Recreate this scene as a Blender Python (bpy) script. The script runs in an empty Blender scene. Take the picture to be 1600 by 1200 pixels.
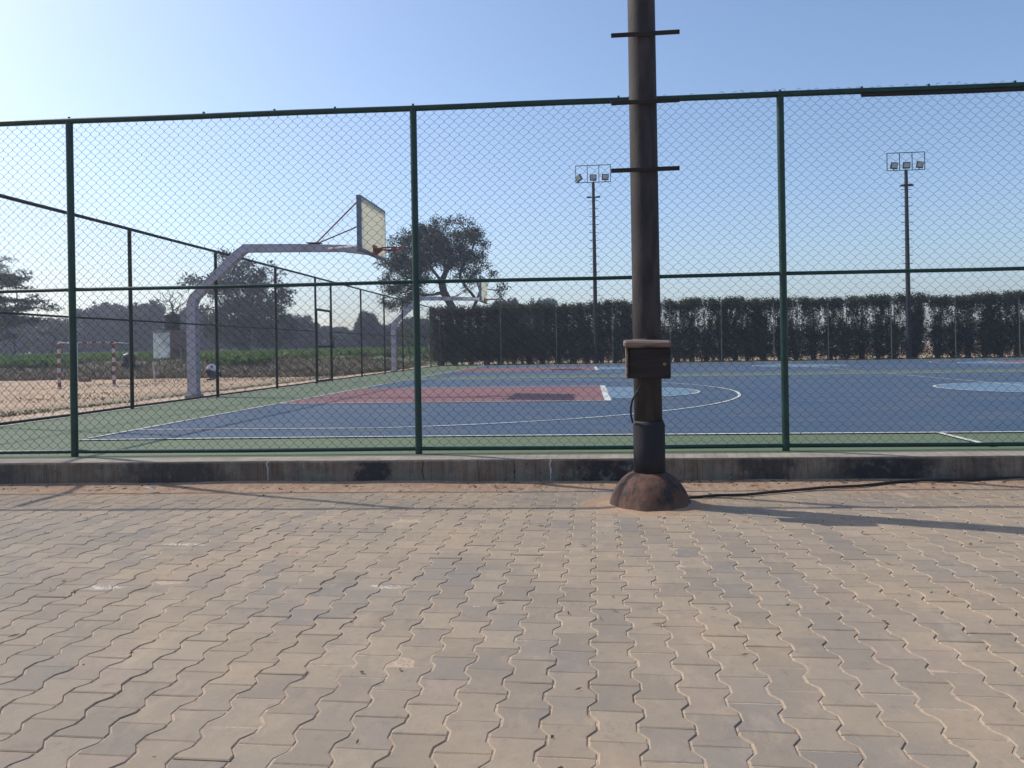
import bpy, math, random
import numpy as np
from mathutils import Vector, Matrix
R = math.radians
random.seed(5); rng = np.random.default_rng(5)
S = bpy.context.scene
COL = S.collection

# ------------------------------------------------------------------ camera
YAW, ROLL, F_PX, CAM_H, SHIFT = 0.1003, -0.017, 1179.57, 0.9197, -56.35
_f = Vector((-math.sin(YAW), math.cos(YAW), 0)); _r0 = Vector((math.cos(YAW), math.sin(YAW), 0)); _u0 = Vector((0, 0, 1))
_r = math.cos(ROLL)*_r0 + math.sin(ROLL)*_u0; _u = -math.sin(ROLL)*_r0 + math.cos(ROLL)*_u0
cd = bpy.data.cameras.new('camera'); cam = bpy.data.objects.new('camera', cd); COL.objects.link(cam)
cd.sensor_width = 36; cd.lens = 36*F_PX/1600; cd.shift_y = SHIFT/1600; cd.clip_end = 5000; cd.clip_start = 0.05
M3 = Matrix((_r, _u, -_f)).transposed(); cam.matrix_world = Matrix.Translation((0, 0, CAM_H)) @ M3.to_4x4()
S.camera = cam

def at(x, y, Y):            # a photograph direction met at real distance Y
    d = _f + _r*((x-800)/F_PX) - _u*((y-600-SHIFT)/F_PX)
    t = Y/d.y; return Vector((d.x*t, Y, CAM_H + d.z*t))
def gnd(x, y, z=0.0):       # the same, met on a level plane
    d = _f + _r*((x-800)/F_PX) - _u*((y-600-SHIFT)/F_PX)
    t = (z-CAM_H)/d.z; return Vector((d.x*t, d.y*t, z))

# ------------------------------------------------------------------ light
SUN_EL = R(42.3); SUN_H = Vector((-0.945, 0.327, 0)).normalized()
sun_dir = SUN_H*math.cos(SUN_EL) + Vector((0, 0, math.sin(SUN_EL)))
w = bpy.data.worlds.new('World'); S.world = w; w.use_nodes = True
nt = w.node_tree; bg = nt.nodes['Background']; sky = nt.nodes.new('ShaderNodeTexSky'); sky.sky_type = 'NISHITA'
sky.sun_disc = False; sky.sun_elevation = SUN_EL; sky.sun_rotation = math.atan2(SUN_H.x, SUN_H.y)
sky.air_density = 1.0; sky.dust_density = 2.0; sky.ozone_density = 3.6; sky.altitude = 200
nt.links.new(sky.outputs[0], bg.inputs[0]); bg.inputs[1].default_value = 0.138
sl = bpy.data.lights.new('sun', 'SUN'); sl.energy = 3.6; sl.angle = R(0.55); sl.color = (1.0, 0.93, 0.84)
so = bpy.data.objects.new('sun', sl); COL.objects.link(so); so.rotation_euler = sun_dir.to_track_quat('Z', 'Y').to_euler(); so.location = (-20, 10, 30)
S.view_settings.view_transform = 'Standard'; S.view_settings.look = 'None'; S.view_settings.gamma = 1; S.view_settings.exposure = 0.4
HAZE = 0.0012

# ------------------------------------------------------------------ materials
def mat(name, col, rough=0.7, metal=0.0, col2=None, scale=4.0, lo=0.4, hi=0.65, bump=0.0, bscale=60.0, stretch=(1, 1, 1), spec=0.4, detail=6):
    m = bpy.data.materials.new(name); m.use_nodes = True; n = m.node_tree; L = n.links
    b = n.nodes['Principled BSDF']; b.inputs['Base Color'].default_value = (*col, 1); b.inputs['Roughness'].default_value = rough
    b.inputs['Metallic'].default_value = metal; b.inputs['Specular IOR Level'].default_value = spec
    tc = n.nodes.new('ShaderNodeTexCoord'); mp = n.nodes.new('ShaderNodeMapping'); L.new(tc.outputs['Object'], mp.inputs[0]); mp.inputs['Scale'].default_value = stretch
    if col2:
        t = n.nodes.new('ShaderNodeTexNoise'); t.inputs['Scale'].default_value = scale; t.inputs['Detail'].default_value = detail; L.new(mp.outputs[0], t.inputs[0])
        r = n.nodes.new('ShaderNodeMapRange'); r.inputs[1].default_value = lo; r.inputs[2].default_value = hi; L.new(t.outputs[0], r.inputs[0])
        x = n.nodes.new('ShaderNodeMix'); x.data_type = 'RGBA'; x.inputs[6].default_value = (*col, 1); x.inputs[7].default_value = (*col2, 1)
        L.new(r.outputs[0], x.inputs[0]); L.new(x.outputs[2], b.inputs['Base Color'])
    if bump:
        t = n.nodes.new('ShaderNodeTexNoise'); t.inputs['Scale'].default_value = bscale; t.inputs['Detail'].default_value = 5; L.new(mp.outputs[0], t.inputs[0])
        p = n.nodes.new('ShaderNodeBump'); p.inputs['Strength'].default_value = 0.6; p.inputs['Distance'].default_value = bump; L.new(t.outputs[0], p.inputs['Height']); L.new(p.outputs[0], b.inputs['Normal'])
    return m
class NT:                                   # terse node helper for the richer materials
    def __init__(s, m): s.m = m; s.n = m.node_tree; s.L = s.n.links; s.b = s.n.nodes['Principled BSDF']
    def node(s, t, **k):
        o = s.n.nodes.new(t)
        for a, v in k.items(): setattr(o, a, v)
        return o
    def _in(s, sock, v):
        if hasattr(v, 'is_output') or isinstance(v, bpy.types.NodeSocket): s.L.new(v, sock)
        elif isinstance(v, (tuple, list)): sock.default_value = (*v, 1) if len(v) == 3 and len(sock.default_value) == 4 else v
        else: sock.default_value = v
    def pos(s, scale=(1, 1, 1)):
        g = s.node('ShaderNodeNewGeometry'); mp = s.node('ShaderNodeMapping'); s.L.new(g.outputs['Position'], mp.inputs[0]); mp.inputs['Scale'].default_value = scale; return mp.outputs[0]
    def noise(s, vec, scale, detail=5, rough=0.55):
        t = s.node('ShaderNodeTexNoise'); s.L.new(vec, t.inputs['Vector']); t.inputs['Scale'].default_value = scale; t.inputs['Detail'].default_value = detail; t.inputs['Roughness'].default_value = rough; return t.outputs[0]
    def rmp(s, v, a, b, c=0.0, d=1.0):
        r = s.node('ShaderNodeMapRange'); s._in(r.inputs[0], v)
        for i, q in enumerate((a, b, c, d)): r.inputs[i+1].default_value = q
        return r.outputs[0]
    def mix(s, fac, a, b, mode='MIX'):
        x = s.node('ShaderNodeMix', data_type='RGBA', blend_type=mode); s._in(x.inputs[0], fac); s._in(x.inputs[6], a); s._in(x.inputs[7], b); return x.outputs[2]
    def math(s, op, a, b=0.0):
        x = s.node('ShaderNodeMath', operation=op); s._in(x.inputs[0], a); s._in(x.inputs[1], b); return x.outputs[0]
    def sep(s, v):
        x = s.node('ShaderNodeSeparateXYZ'); s.L.new(v, x.inputs[0]); return x.outputs
    def bump(s, h, dist, st=0.6):
        p = s.node('ShaderNodeBump'); p.inputs['Strength'].default_value = st; p.inputs['Distance'].default_value = dist; s.L.new(h, p.inputs['Height']); s.L.new(p.outputs[0], s.b.inputs['Normal'])

def leafmat(name, c1, c2, trans=0.35, scale=0.8):
    m = bpy.data.materials.new(name); m.use_nodes = True; t = NT(m)
    c = t.mix(t.rmp(t.noise(t.pos(), scale, 3), 0.35, 0.65), c1, c2)
    g = t.node('ShaderNodeNewGeometry'); c = t.mix(t.math('MULTIPLY', g.outputs['Random Per Island'], 0.5), c, tuple(v*0.45 for v in c1))
    t._in(t.b.inputs['Base Color'], c); t.b.inputs['Roughness'].default_value = 0.6; t.b.inputs['Specular IOR Level'].default_value = 0.25
    tr = t.node('ShaderNodeBsdfTranslucent'); t.L.new(c, tr.inputs[0]); mx = t.node('ShaderNodeMixShader'); mx.inputs[0].default_value = trans
    t.L.new(t.b.outputs[0], mx.inputs[1]); t.L.new(tr.outputs[0], mx.inputs[2]); t.L.new(mx.outputs[0], t.n.nodes['Material Output'].inputs[0])
    return m

M = {}
M['green'] = mat('green_paint', (0.003, 0.028, 0.020), 0.4, col2=(0.006, 0.045, 0.031), scale=9, bump=0.001, bscale=80)
M['wire'] = mat('wire_green', (0.006, 0.013, 0.012), 0.6, col2=(0.010, 0.017, 0.014), scale=3, spec=.25)
M['dark'] = mat('dark_fence_paint', (0.012, 0.02, 0.016), 0.6, col2=(0.05, 0.024, 0.014), scale=5, lo=0.5, hi=0.7)
M['darkwire'] = mat('wire_dark', (0.012, 0.013, 0.011), 0.7, spec=.2)
M['farpost'] = mat('far_post_paint', (0.10, 0.12, 0.10), 0.6, col2=(0.05, 0.06, 0.05), scale=2)
M['mast'] = mat('mast_steel', (0.012, 0.011, 0.014), 0.7)
M['lampbody'] = mat('lamp_body', (0.02, 0.022, 0.025), 0.5)
M['lampglass'] = mat('lamp_glass', (0.42, 0.46, 0.46), 0.2)
M['pole'] = mat('pole_weathered_steel', (0.019, 0.015, 0.0155), 0.75, col2=(0.046, 0.036, 0.034), scale=14, stretch=(1, 1, 0.25), bump=0.006, bscale=130, lo=0.40, hi=0.66)
M['sleeve'] = mat('pole_sleeve', (0.014, 0.014, 0.019), 0.8, col2=(0.032, 0.026, 0.024), scale=10, stretch=(1, 1, 0.2), lo=0.5, hi=0.8, bump=0.003)
M['bar'] = mat('step_bar_steel', (0.018, 0.012, 0.010), 0.8)
M['rubber'] = mat('black_rubber', (0.012, 0.011, 0.011), 0.55)
M['wood'] = mat('box_old_wood', (0.014, 0.009, 0.008), 0.85, col2=(0.028, 0.018, 0.015), scale=12, stretch=(0.2, 1, 2), bump=0.003)
M['lid'] = mat('box_lid', (0.19, 0.135, 0.105), 0.85, col2=(0.05, 0.03, 0.022), scale=12, stretch=(0.3, 1, 2), bump=0.003)
M['brass'] = mat('brass', (0.30, 0.24, 0.14), 0.5, 0.7)
M['hoop_steel'] = mat('hoop_grey_paint', (0.42, 0.40, 0.47), 0.6, col2=(0.28, 0.22, 0.22), scale=3, lo=0.5, hi=0.8)
M['hoop_frame'] = mat('board_frame_blue_grey', (0.17, 0.20, 0.26), 0.55)
M['strut'] = mat('strut_rusty', (0.26, 0.17, 0.17), 0.7)
M['board'] = mat('board_cream', (0.62, 0.61, 0.53), 0.45, col2=(0.58, 0.57, 0.49), scale=2)
_n = NT(M['board']); _t = _n.node('ShaderNodeBsdfTranslucent'); _t.inputs[0].default_value = (0.82, 0.81, 0.70, 1); _m = _n.node('ShaderNodeMixShader'); _m.inputs[0].default_value = .55; _n.L.new(_n.b.outputs[0], _m.inputs[1]); _n.L.new(_t.outputs[0], _m.inputs[2]); _n.L.new(_m.outputs[0], _n.n.nodes['Material Output'].inputs[0])
M['rim'] = mat('rim_orange', (0.42, 0.10, 0.05), 0.5, col2=(0.12, 0.03, 0.02), scale=5)
M['concrete_foot'] = mat('concrete_foot', (0.26, 0.25, 0.23), 0.9, bump=0.003)
M['white'] = mat('white_paint', (0.7, 0.7, 0.68), 0.6)
M['bark'] = mat('bark', (0.045, 0.036, 0.030), 0.9, bump=0.02, bscale=6)
M['bark_far'] = mat('bark_far', (0.06, 0.05, 0.042), 0.9)
M['black_tank'] = mat('black_plastic', (0.018, 0.018, 0.02), 0.5)
M['plaster'] = mat('white_plaster', (0.62, 0.64, 0.62), 0.85, col2=(0.42, 0.43, 0.42), scale=3)
M['tower_brick'] = mat('tower_brick', (0.26, 0.16, 0.12), 0.9, col2=(0.16, 0.11, 0.09), scale=6)
M['skin'] = mat('skin', (0.20, 0.10, 0.065), 0.6); M['hair'] = mat('hair', (0.01, 0.009, 0.008), 0.6)
M['shirt'] = mat('shirt_cloth', (0.60, 0.63, 0.72), 0.9); M['jeans'] = mat('dark_trousers', (0.02, 0.024, 0.04), 0.9)
M['pinkpost'] = mat('pale_pink_post', (0.55, 0.40, 0.40), 0.8)
M['paper'] = mat('paper', (0.7, 0.74, 0.8), 0.7)
M['leaf_acacia'] = leafmat('leaf_acacia', (0.035, 0.042, 0.024), (0.055, 0.063, 0.032), 0.3)
M['leaf_far'] = leafmat('leaf_far', (0.024, 0.036, 0.022), (0.045, 0.060, 0.030), 0.3, 0.3)
M['leaf_hedge'] = leafmat('leaf_hedge', (0.020, 0.032, 0.012), (0.078, 0.084, 0.030), 0.35, 1.0)
M['leaf_tan'] = leafmat('leaf_tan', (0.16, 0.11, 0.07), (0.10, 0.09, 0.045), 0.3, 1.0)
M['leaf_yellow'] = leafmat('leaf_yellow_green', (0.12, 0.16, 0.04), (0.18, 0.20, 0.06), 0.4, 1.0)
M['crop'] = leafmat('crop_leaf', (0.085, 0.155, 0.035), (0.13, 0.20, 0.05), 0.4, 0.5)
M['drygrass'] = leafmat('dry_grass', (0.14, 0.105, 0.06), (0.085, 0.085, 0.04), 0.3, 0.6)
M['debris'] = mat('debris', (0.06, 0.035, 0.022), 0.9, col2=(0.30, 0.18, 0.10), scale=3)

# ------------------------------------------------------------------ mesh builder
class MB:
    def __init__(s): s.v = []; s.f = []; s.smooth = []
    def add(s, vs, fs, sm=False):
        o = len(s.v); s.v += [tuple(v) for v in vs]; s.f += [tuple(i+o for i in f) for f in fs]; s.smooth += [sm]*len(fs); return s
    def box(s, c, d, rot=None, bev=0.0):
        hx, hy, hz = d[0]/2, d[1]/2, d[2]/2; c = Vector(c); b = min(bev, hx*.9, hy*.9, hz*.9)
        if b <= 0:
            vs = [Vector((x*hx, y*hy, z*hz)) for z in (-1, 1) for y in (-1, 1) for x in (-1, 1)]
            fs = [(0, 2, 3, 1), (4, 5, 7, 6), (0, 1, 5, 4), (2, 6, 7, 3), (0, 4, 6, 2), (1, 3, 7, 5)]
        else:
            def ring(ix, iz):
                x, y = hx-ix, hy-ix
                return [Vector((sx*(x-(0 if k else b)), sy*(y-(b if k else 0)), iz)) for sx, sy, k in ((1, -1, 0), (1, -1, 1), (1, 1, 1), (1, 1, 0), (-1, 1, 0), (-1, 1, 1), (-1, -1, 1), (-1, -1, 0))]
            vs = ring(b, -hz)+ring(0, -hz+b)+ring(0, hz-b)+ring(b, hz); fs = [tuple(range(7, -1, -1)), tuple(range(24, 32))]
            for k in range(3):
                for i in range(8): j = (i+1) % 8; fs.append((k*8+i, k*8+j, k*8+8+j, k*8+8+i))
        if rot: vs = [rot @ v for v in vs]
        return s.add([v+c for v in vs], fs)
    def beam(s, a, b, wd, hd=None, up=(0, 0, 1)):
        a = Vector(a); b = Vector(b); hd = hd or wd; d = (b-a); L = d.length; z = d.normalized(); u = Vector(up)
        if abs(z.dot(u)) > .95: u = Vector((1, 0, 0))
        x = z.cross(u).normalized(); y = x.cross(z)
        rot = Matrix((x, z, y)).transposed()
        return s.box((a+b)/2, (wd, L, hd), rot, min(wd, hd)*.12)
    def tube(s, pts, r, n=10, caps=True):
        pts = [Vector(p) for p in pts]; rs = r if isinstance(r, (list, tuple)) else [r]*len(pts); rings = []
        t0 = (pts[1]-pts[0]).normalized(); u = Vector((0, 0, 1)) if abs(t0.z) < .9 else Vector((1, 0, 0)); x = t0.cross(u).normalized()
        vs = []
        for i, p in enumerate(pts):
            t = (pts[min(i+1, len(pts)-1)]-pts[max(i-1, 0)]).normalized(); x = (x-t*x.dot(t)).normalized(); y = t.cross(x)
            vs += [p+(x*math.cos(a)+y*math.sin(a))*rs[i] for a in [2*math.pi*k/n for k in range(n)]]
        fs = [(i*n+k, i*n+(k+1) % n, (i+1)*n+(k+1) % n, (i+1)*n+k) for i in range(len(pts)-1) for k in range(n)]
        s.add(vs, fs, True)
        if caps: s.add(vs[:n], [tuple(range(n-1, -1, -1))]); s.add(vs[-n:], [tuple(range(n))])
        return s
    def lathe(s, prof, c=(0, 0, 0), n=24, wob=None, sm=True):
        vs = []
        for r, z in prof:
            for k in range(n):
                a = 2*math.pi*k/n; q = r*(wob(a, z) if wob else 1); vs.append((c[0]+q*math.cos(a), c[1]+q*math.sin(a), c[2]+z))
        m = len(prof); fs = [(i*n+k, i*n+(k+1) % n, (i+1)*n+(k+1) % n, (i+1)*n+k) for i in range(m-1) for k in range(n)]
        fs2 = [tuple(range(n-1, -1, -1)), tuple((m-1)*n+k for k in range(n))]
        o = len(s.v); s.add(vs, fs, sm); s.f += [tuple(i+o for i in f) for f in fs2]; s.smooth += [False]*2; return s
    def build(s, name, m, parent=None, loc=(0, 0, 0)):
        me = bpy.data.meshes.new(name); l = Vector(loc); me.from_pydata([tuple(Vector(v)-l) for v in s.v], [], s.f); me.polygons.foreach_set('use_smooth', s.smooth); me.materials.append(m); me.update()
        o = bpy.data.objects.new(name, me); o.location = l; COL.objects.link(o)
        if parent: o.parent = parent; o.matrix_parent_inverse = Matrix.Translation(parent.location).inverted()
        return o
def npmesh(name, V, Fc, m, parent=None, smooth=False, loc=(0, 0, 0)):
    V = np.asarray(V, dtype=np.float32)-np.array(loc, dtype=np.float32); Fc = np.asarray(Fc, dtype=np.int32); k = Fc.shape[1]
    me = bpy.data.meshes.new(name); me.vertices.add(len(V)); me.vertices.foreach_set('co', V.ravel()); me.loops.add(Fc.size); me.loops.foreach_set('vertex_index', Fc.ravel())
    me.polygons.add(len(Fc)); me.polygons.foreach_set('loop_start', np.arange(0, Fc.size, k, dtype=np.int32)); me.polygons.foreach_set('loop_total', np.full(len(Fc), k, dtype=np.int32))
    me.polygons.foreach_set('use_smooth', np.full(len(Fc), smooth, dtype=bool))
    me.materials.append(m); me.update(calc_edges=True); me.validate()
    o = bpy.data.objects.new(name, me); COL.objects.link(o); o.location = loc
    if parent: o.parent = parent; o.matrix_parent_inverse = Matrix.Translation(parent.location).inverted()
    return o
def tag(o, label=None, cat=None, group=None, kind=None):
    if label: o['label'] = label
    if cat: o['category'] = cat
    if group: o['group'] = group
    if kind: o['kind'] = kind
    return o
def empty(name, loc, label, cat, group=None):
    o = bpy.data.objects.new(name, None); COL.objects.link(o); o.location = loc; o.empty_display_size = .3; return tag(o, label, cat, group)
def copy_tree(o, parent=None):
    c = o.copy(); COL.objects.link(c)
    if parent: c.parent = parent
    for ch in [x for x in bpy.data.objects if x.parent == o]: copy_tree(ch, c)
    return c
def sst(x, a, b):
    t = np.clip((np.asarray(x, float)-a)/(b-a), 0, 1); return t*t*(3-2*t)
def vnoise(x, y, seed=0, f=1.0, oct=4):
    x = np.asarray(x, float); y = np.asarray(y, float); out = np.zeros(np.broadcast(x, y).shape); amp = 1.0
    for o in range(oct):
        X = x*f; Y = y*f; i = np.floor(X).astype(int); j = np.floor(Y).astype(int); fx = X-i; fy = Y-j; fx = fx*fx*(3-2*fx); fy = fy*fy*(3-2*fy)
        h = lambda a, b: (np.sin(a*127.1+b*311.7+(seed+o)*74.7)*43758.5453) % 1.0
        out += amp*((h(i, j)*(1-fx)+h(i+1, j)*fx)*(1-fy)+(h(i, j+1)*(1-fx)+h(i+1, j+1)*fx)*fy-.5); amp *= .5; f *= 2
    return out

# ------------------------------------------------------------------ setting: ground
ZP = -0.21                                   # level of the block paving
FX0, FS = 6.598, 0.0354                      # near fence line: y = FX0 + FS*x
fy = lambda x: FX0 + FS*x
LX = lambda y: -7.62-0.0085*y                # left fence line x at depth y
def zg(x, y):
    x = np.asarray(x, float); y = np.asarray(y, float)
    left = sst(-x, 8.3, 15); z = -0.08-0.42*left
    bank = sst(-x, 9, 15)
    z = z + bank*(0.5*sst(y, 30, 41)*0+sst(y, 41.0, 45.5)*0.98 + np.clip((y-45.5)/60, 0, 1)*0.42)
    z = z + 0.035*vnoise(x, y, 3, .8)*sst(-x, 8.2, 10) + 0.12*vnoise(x, y, 8, .5)*sst(y, 40, 43)*sst(-y, -60, -48)*bank
    slab = (x > LX(y)-.05) & (y < 40.9) & (x < 26)
    z = np.where(slab, -0.5, z)
    z = np.where((y < fy(x)+.3), ZP-.06, z)
    return z
def axis(parts):
    out = []
    for a, b, s in parts: out += list(np.arange(a, b, s))
    return np.array(out)
gx = axis([(-1500, -200, 100), (-200, -60, 10), (-60, -34, 2), (-34, -12, .5), (-12, -7.4, .2), (-7.4, 27, 2.2), (27, 60, 4), (60, 200, 20), (200, 1501, 100)])
gy = axis([(-400, -40, 60), (-40, 4, 4), (4, 9, .25), (9, 60, .5), (60, 130, 4), (130, 400, 30), (400, 2401, 200)])
GX, GY = np.meshgrid(gx, gy, indexing='ij'); GZ = zg(GX, GY); nx, ny = GX.shape
idx = np.arange(nx*ny).reshape(nx, ny); Fq = np.stack([idx[:-1, :-1], idx[1:, :-1], idx[1:, 1:], idx[:-1, 1:]], -1).reshape(-1, 4)
mg = bpy.data.materials.new('ground_soil'); mg.use_nodes = True; t = NT(mg)
a = t.node('ShaderNodeAttribute', attribute_name='soil'); p = t.pos()
c = t.mix(t.rmp(t.noise(p, 1.3, 8, .65), .38, .62), a.outputs['Color'], (0.11, 0.078, 0.05), 'MIX'); mixfac = t.rmp(t.noise(p, .45, 6), .4, .6, 0, .55)
c2 = t.mix(mixfac, a.outputs['Color'], c); c3 = t.mix(t.rmp(t.noise(p, 14, 4), .3, .7, 0, .35), c2, (0.6, 0.52, 0.42), 'MULTIPLY')
t._in(t.b.inputs['Base Color'], c3); t.b.inputs['Roughness'].default_value = .95; t.bump(t.noise(p, 6, 8, .7), .05, .8)
ground = npmesh('ground', np.stack([GX, GY, GZ], -1).reshape(-1, 3), Fq, mg, smooth=True); tag(ground, kind='structure')
sand = np.array([0.48, 0.38, 0.28]); soil = np.array([0.41, 0.29, 0.185]); olive = np.array([0.125, 0.11, 0.062]); field = np.array([0.07, 0.105, 0.035]); brush = np.array([0.082, 0.066, 0.042])
C = np.zeros((nx, ny, 3)); C[:] = soil
def blend(msk, col):
    global C; C = C*(1-msk[..., None])+col*msk[..., None]
dl = LX(GY)-GX                               # metres outward from the left fence
blend(sst(-dl, -3.2, -.8)*(dl > -1), sand)
blend(sst(dl, 2.2, 4.2)*sst(-dl, -8.5, -6.0)*.85, olive*1.3)
blend(sst(-GX, 9, 14)*sst(GY, 41, 42.5), brush); blend(sst(-GX, 8, 12)*sst(GY, 43.9, 45.2), field)
at_ = ground.data.attributes.new('soil', 'FLOAT_COLOR', 'POINT'); at_.data.foreach_set('color', np.concatenate([C, np.ones((nx, ny, 1))], -1).astype(np.float32).ravel())

# court slab and painted sheets ------------------------------------------------
def courtmat(name, col, col2, dirt=(0.095, 0.088, 0.075), amt=.5):
    m = bpy.data.materials.new(name); m.use_nodes = True; t = NT(m); p = t.pos()
    c = t.mix(t.rmp(t.noise(p, .5, 6, .6), .35, .65), col, col2)
    c = t.mix(t.rmp(t.noise(t.pos((.5, 1.4, 1)), .8, 8, .7), .48, .75, 0, amt), c, dirt)
    c = t.mix(t.rmp(t.noise(p, 45, 3), .3, .7, 0, .25), c, tuple(min(1, v*1.6) for v in col)); c = t.mix(t.rmp(t.noise(t.pos((.35, 1.1, 1)), 2.6, 8, .8), .50, .70, 0, .6), c, (0.13, 0.12, 0.10)); c = t.mix(t.rmp(t.noise(t.pos((1, .3, 1)), 5, 5, .8), .62, .72, 0, .5), c, tuple(v*.6 for v in col))
    t._in(t.b.inputs['Base Color'], c); t.b.inputs['Roughness'].default_value = .75; t.b.inputs['Specular IOR Level'].default_value = .3; t.bump(t.noise(p, 180, 2), .002, .5); return m
M['c_green'] = courtmat('court_green', (0.080, 0.118, 0.058), (0.098, 0.132, 0.073)); M['c_blue'] = courtmat('court_blue', (0.031, 0.062, 0.115), (0.044, 0.075, 0.118))
M['c_red'] = courtmat('court_red', (0.160, 0.066, 0.070), (0.18, 0.085, 0.085)); M['c_light'] = courtmat('court_light_blue', (0.085, 0.165, 0.235), (0.11, 0.18, 0.25)); M['c_white'] = courtmat('court_white', (0.52, 0.53, 0.50), (0.38, 0.40, 0.39), amt=.9)
X0, CY1, CY2 = -5.48, 15.2, 31.8
slab = MB(); sp = [(LX(fy(-7.6)-.12)-.02, fy(-7.9)-.118), (26, fy(26)-.118), (26, 40.55), (LX(40.55)-.02, 40.55)]
slab.add([(x, y, 0) for x, y in sp]+[(x, y, -.32) for x, y in sp], [(0, 1, 2, 3), (0, 4, 5, 1), (1, 5, 6, 2), (2, 6, 7, 3), (3, 7, 4, 0)])
tag(slab.build('court_floor', M['c_green']), kind='structure')
def sheet(name, polys, z, m):
    b = MB()
    for q in polys: b.add([(x, y, z) for x, y in q], [tuple(range(len(q)))])
    return tag(b.build(name, m), kind='structure')
side = lambda x: 7.60+0.32*(1-math.exp(-(x-X0)/4.5)) if x > X0 else 7.60      # the near sideline as painted, slightly out of true
def rect(x0, y0, x1, y1): return [(x0, y0), (x1, y0), (x1, y1), (x0, y1)]
def arc(cx, cy, r, a0, a1, n=48): return [(cx+r*math.cos(a0+(a1-a0)*i/n), cy+r*math.sin(a0+(a1-a0)*i/n)) for i in range(n+1)]
def ringq(cx, cy, r, wd, a0, a1, n=64):
    A = arc(cx, cy, r, a0, a1, n); B = arc(cx, cy, r-wd, a0, a1, n); return [[B[i], A[i], A[i+1], B[i+1]] for i in range(n)]
xs = [X0+28*(i/40)**1.6 for i in range(41)]
sheet('court_blue_area', [[(xs[i], side(xs[i])), (xs[i+1], side(xs[i+1])), (xs[i+1], CY1+7.5), (xs[i], CY1+7.5)] for i in range(40)] + [rect(X0, CY2-7.5, X0+28, CY2+7.5)], .004, M['c_blue'])
reds, lights, lines = [], [], []
X1 = X0+28; Wd = .05
for cy in (CY1, CY2):
    reds += [rect(X0, cy-2.45, X0+5.8, cy+2.45), rect(X1-5.8, cy-2.45, X1, cy+2.45)]
    lights += [arc(X0+5.8, cy, 1.8, -math.pi/2, math.pi/2), arc(X1-5.8, cy, 1.8, math.pi/2, 1.5*math.pi), arc(X0+14, cy, 1.8, 0, 2*math.pi, 64)[:-1]]
    for sx, bx in ((1, X0), (-1, X1)):
        q = lambda u: bx+sx*u
        lines += [rect(min(q(0), q(5.74)), cy-2.45, max(q(0), q(5.74)), cy-2.45+Wd), rect(min(q(0), q(5.74)), cy+2.45-Wd, max(q(0), q(5.74)), cy+2.45), rect(min(q(5.74), q(5.86)), cy-2.45, max(q(5.74), q(5.86)), cy+2.45)]
        a = math.asin((7.5-.9)/6.75); lines += ringq(q(1.575), cy, 6.75, Wd, -a if sx > 0 else math.pi-a, a if sx > 0 else math.pi+a, 90)
        e = 1.575+6.75*math.cos(a)
        for yy in (cy-6.6, cy+6.6-Wd): lines.append(rect(min(q(.05), q(e)), yy, max(q(.05), q(e)), yy+Wd))
        lines.append(rect(min(bx, bx+sx*Wd), cy-7.45, max(bx, bx+sx*Wd), cy+7.45))
        lines += ringq(q(5.86), cy, 1.8, Wd, -math.pi/2 if sx > 0 else math.pi/2, math.pi/2 if sx > 0 else 1.5*math.pi)
    lines += [rect(X0+14-.025, cy-7.3, X0+14+.025, cy+7.45)] + ringq(X0+14, cy, 1.8, Wd, 0, 2*math.pi)
    lines += [rect(X0, cy+7.45, X1, cy+7.5)]
lines += [rect(X0, CY2-7.5, X1, CY2-7.45)]
lines += [[(xs[i], side(xs[i])-.02), (xs[i+1], side(xs[i+1])-.02), (xs[i+1], side(xs[i+1])+.035), (xs[i], side(xs[i])+.035)] for i in range(40)]
lines.append([(3.41, 6.85), (3.47, 6.85), (3.47, 7.88), (3.41, 7.88)])
sheet('court_red_keys', reds, .008, M['c_red']); sheet('court_light_circles', lights, .008, M['c_light']); sheet('court_line_markings', lines, .0125, M['c_white'])

# block paving ------------------------------------------------------------------
PL, PW, DD = 0.1836, 0.1445, 0.0265
def outline(ga, inset):
    L2 = PL/2-ga-inset; a_ = (PW+DD)/2-ga-inset; b_ = (PW-DD)/2-ga-inset; y1 = PL*.36-inset*.5; y2 = PL*.145-inset*.2
    half = [(a_, -L2), (a_, -y1), (b_, -y2), (b_, y2), (a_, y1), (a_, L2)]
    return np.array(half+[(-x, y) for x, y in half[::-1]])
O0, O1 = outline(.0011, 0.0032), outline(.0011, 0); O0[:, 0] -= np.sign(O0[:, 0])*.0016; O1[:, 0] -= np.sign(O1[:, 0])*.0014; O0[:, 1] *= .9945; O1[:, 1] *= .9945
tpl = np.concatenate([np.c_[O0, np.zeros(12)], np.c_[O1, np.full(12, -.0026)], np.c_[O1, np.full(12, -.016)]])
th = 0.010; ca, sa = math.cos(th), math.sin(th); cen = []
for i in range(-74, 79):
    for j in range(-10, 40):
        x, y = i*PW+.045, j*PL+(PL/2 if i % 2 else 0)+.06; X = ca*x+sa*y; Y = -sa*x+ca*y
        if -9.6 < X < 10 and Y < fy(X)-.30: cen.append((X, Y))
cen = np.array(cen); n = len(cen)
dx = rng.normal(0, .0007, (n, 2)); rz = -th+rng.normal(0, .005, n); tx, ty = rng.normal(0, .0035, n), rng.normal(0, .0085, n); dz = rng.normal(0, .0007, n)-.0014*(rng.random(n) < .05)+.004*vnoise(cen[:, 0], cen[:, 1], 4, .5)
T = np.repeat(tpl[None], n, 0); x = T[..., 0]; y = T[..., 1]; c_, s_ = np.cos(rz)[:, None], np.sin(rz)[:, None]
VV = np.stack([cen[:, :1]+dx[:, :1]+c_*x-s_*y, cen[:, 1:]+dx[:, 1:]+s_*x+c_*y, ZP+T[..., 2]+dz[:, None]+tx[:, None]*x+ty[:, None]*y], -1)
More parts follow.
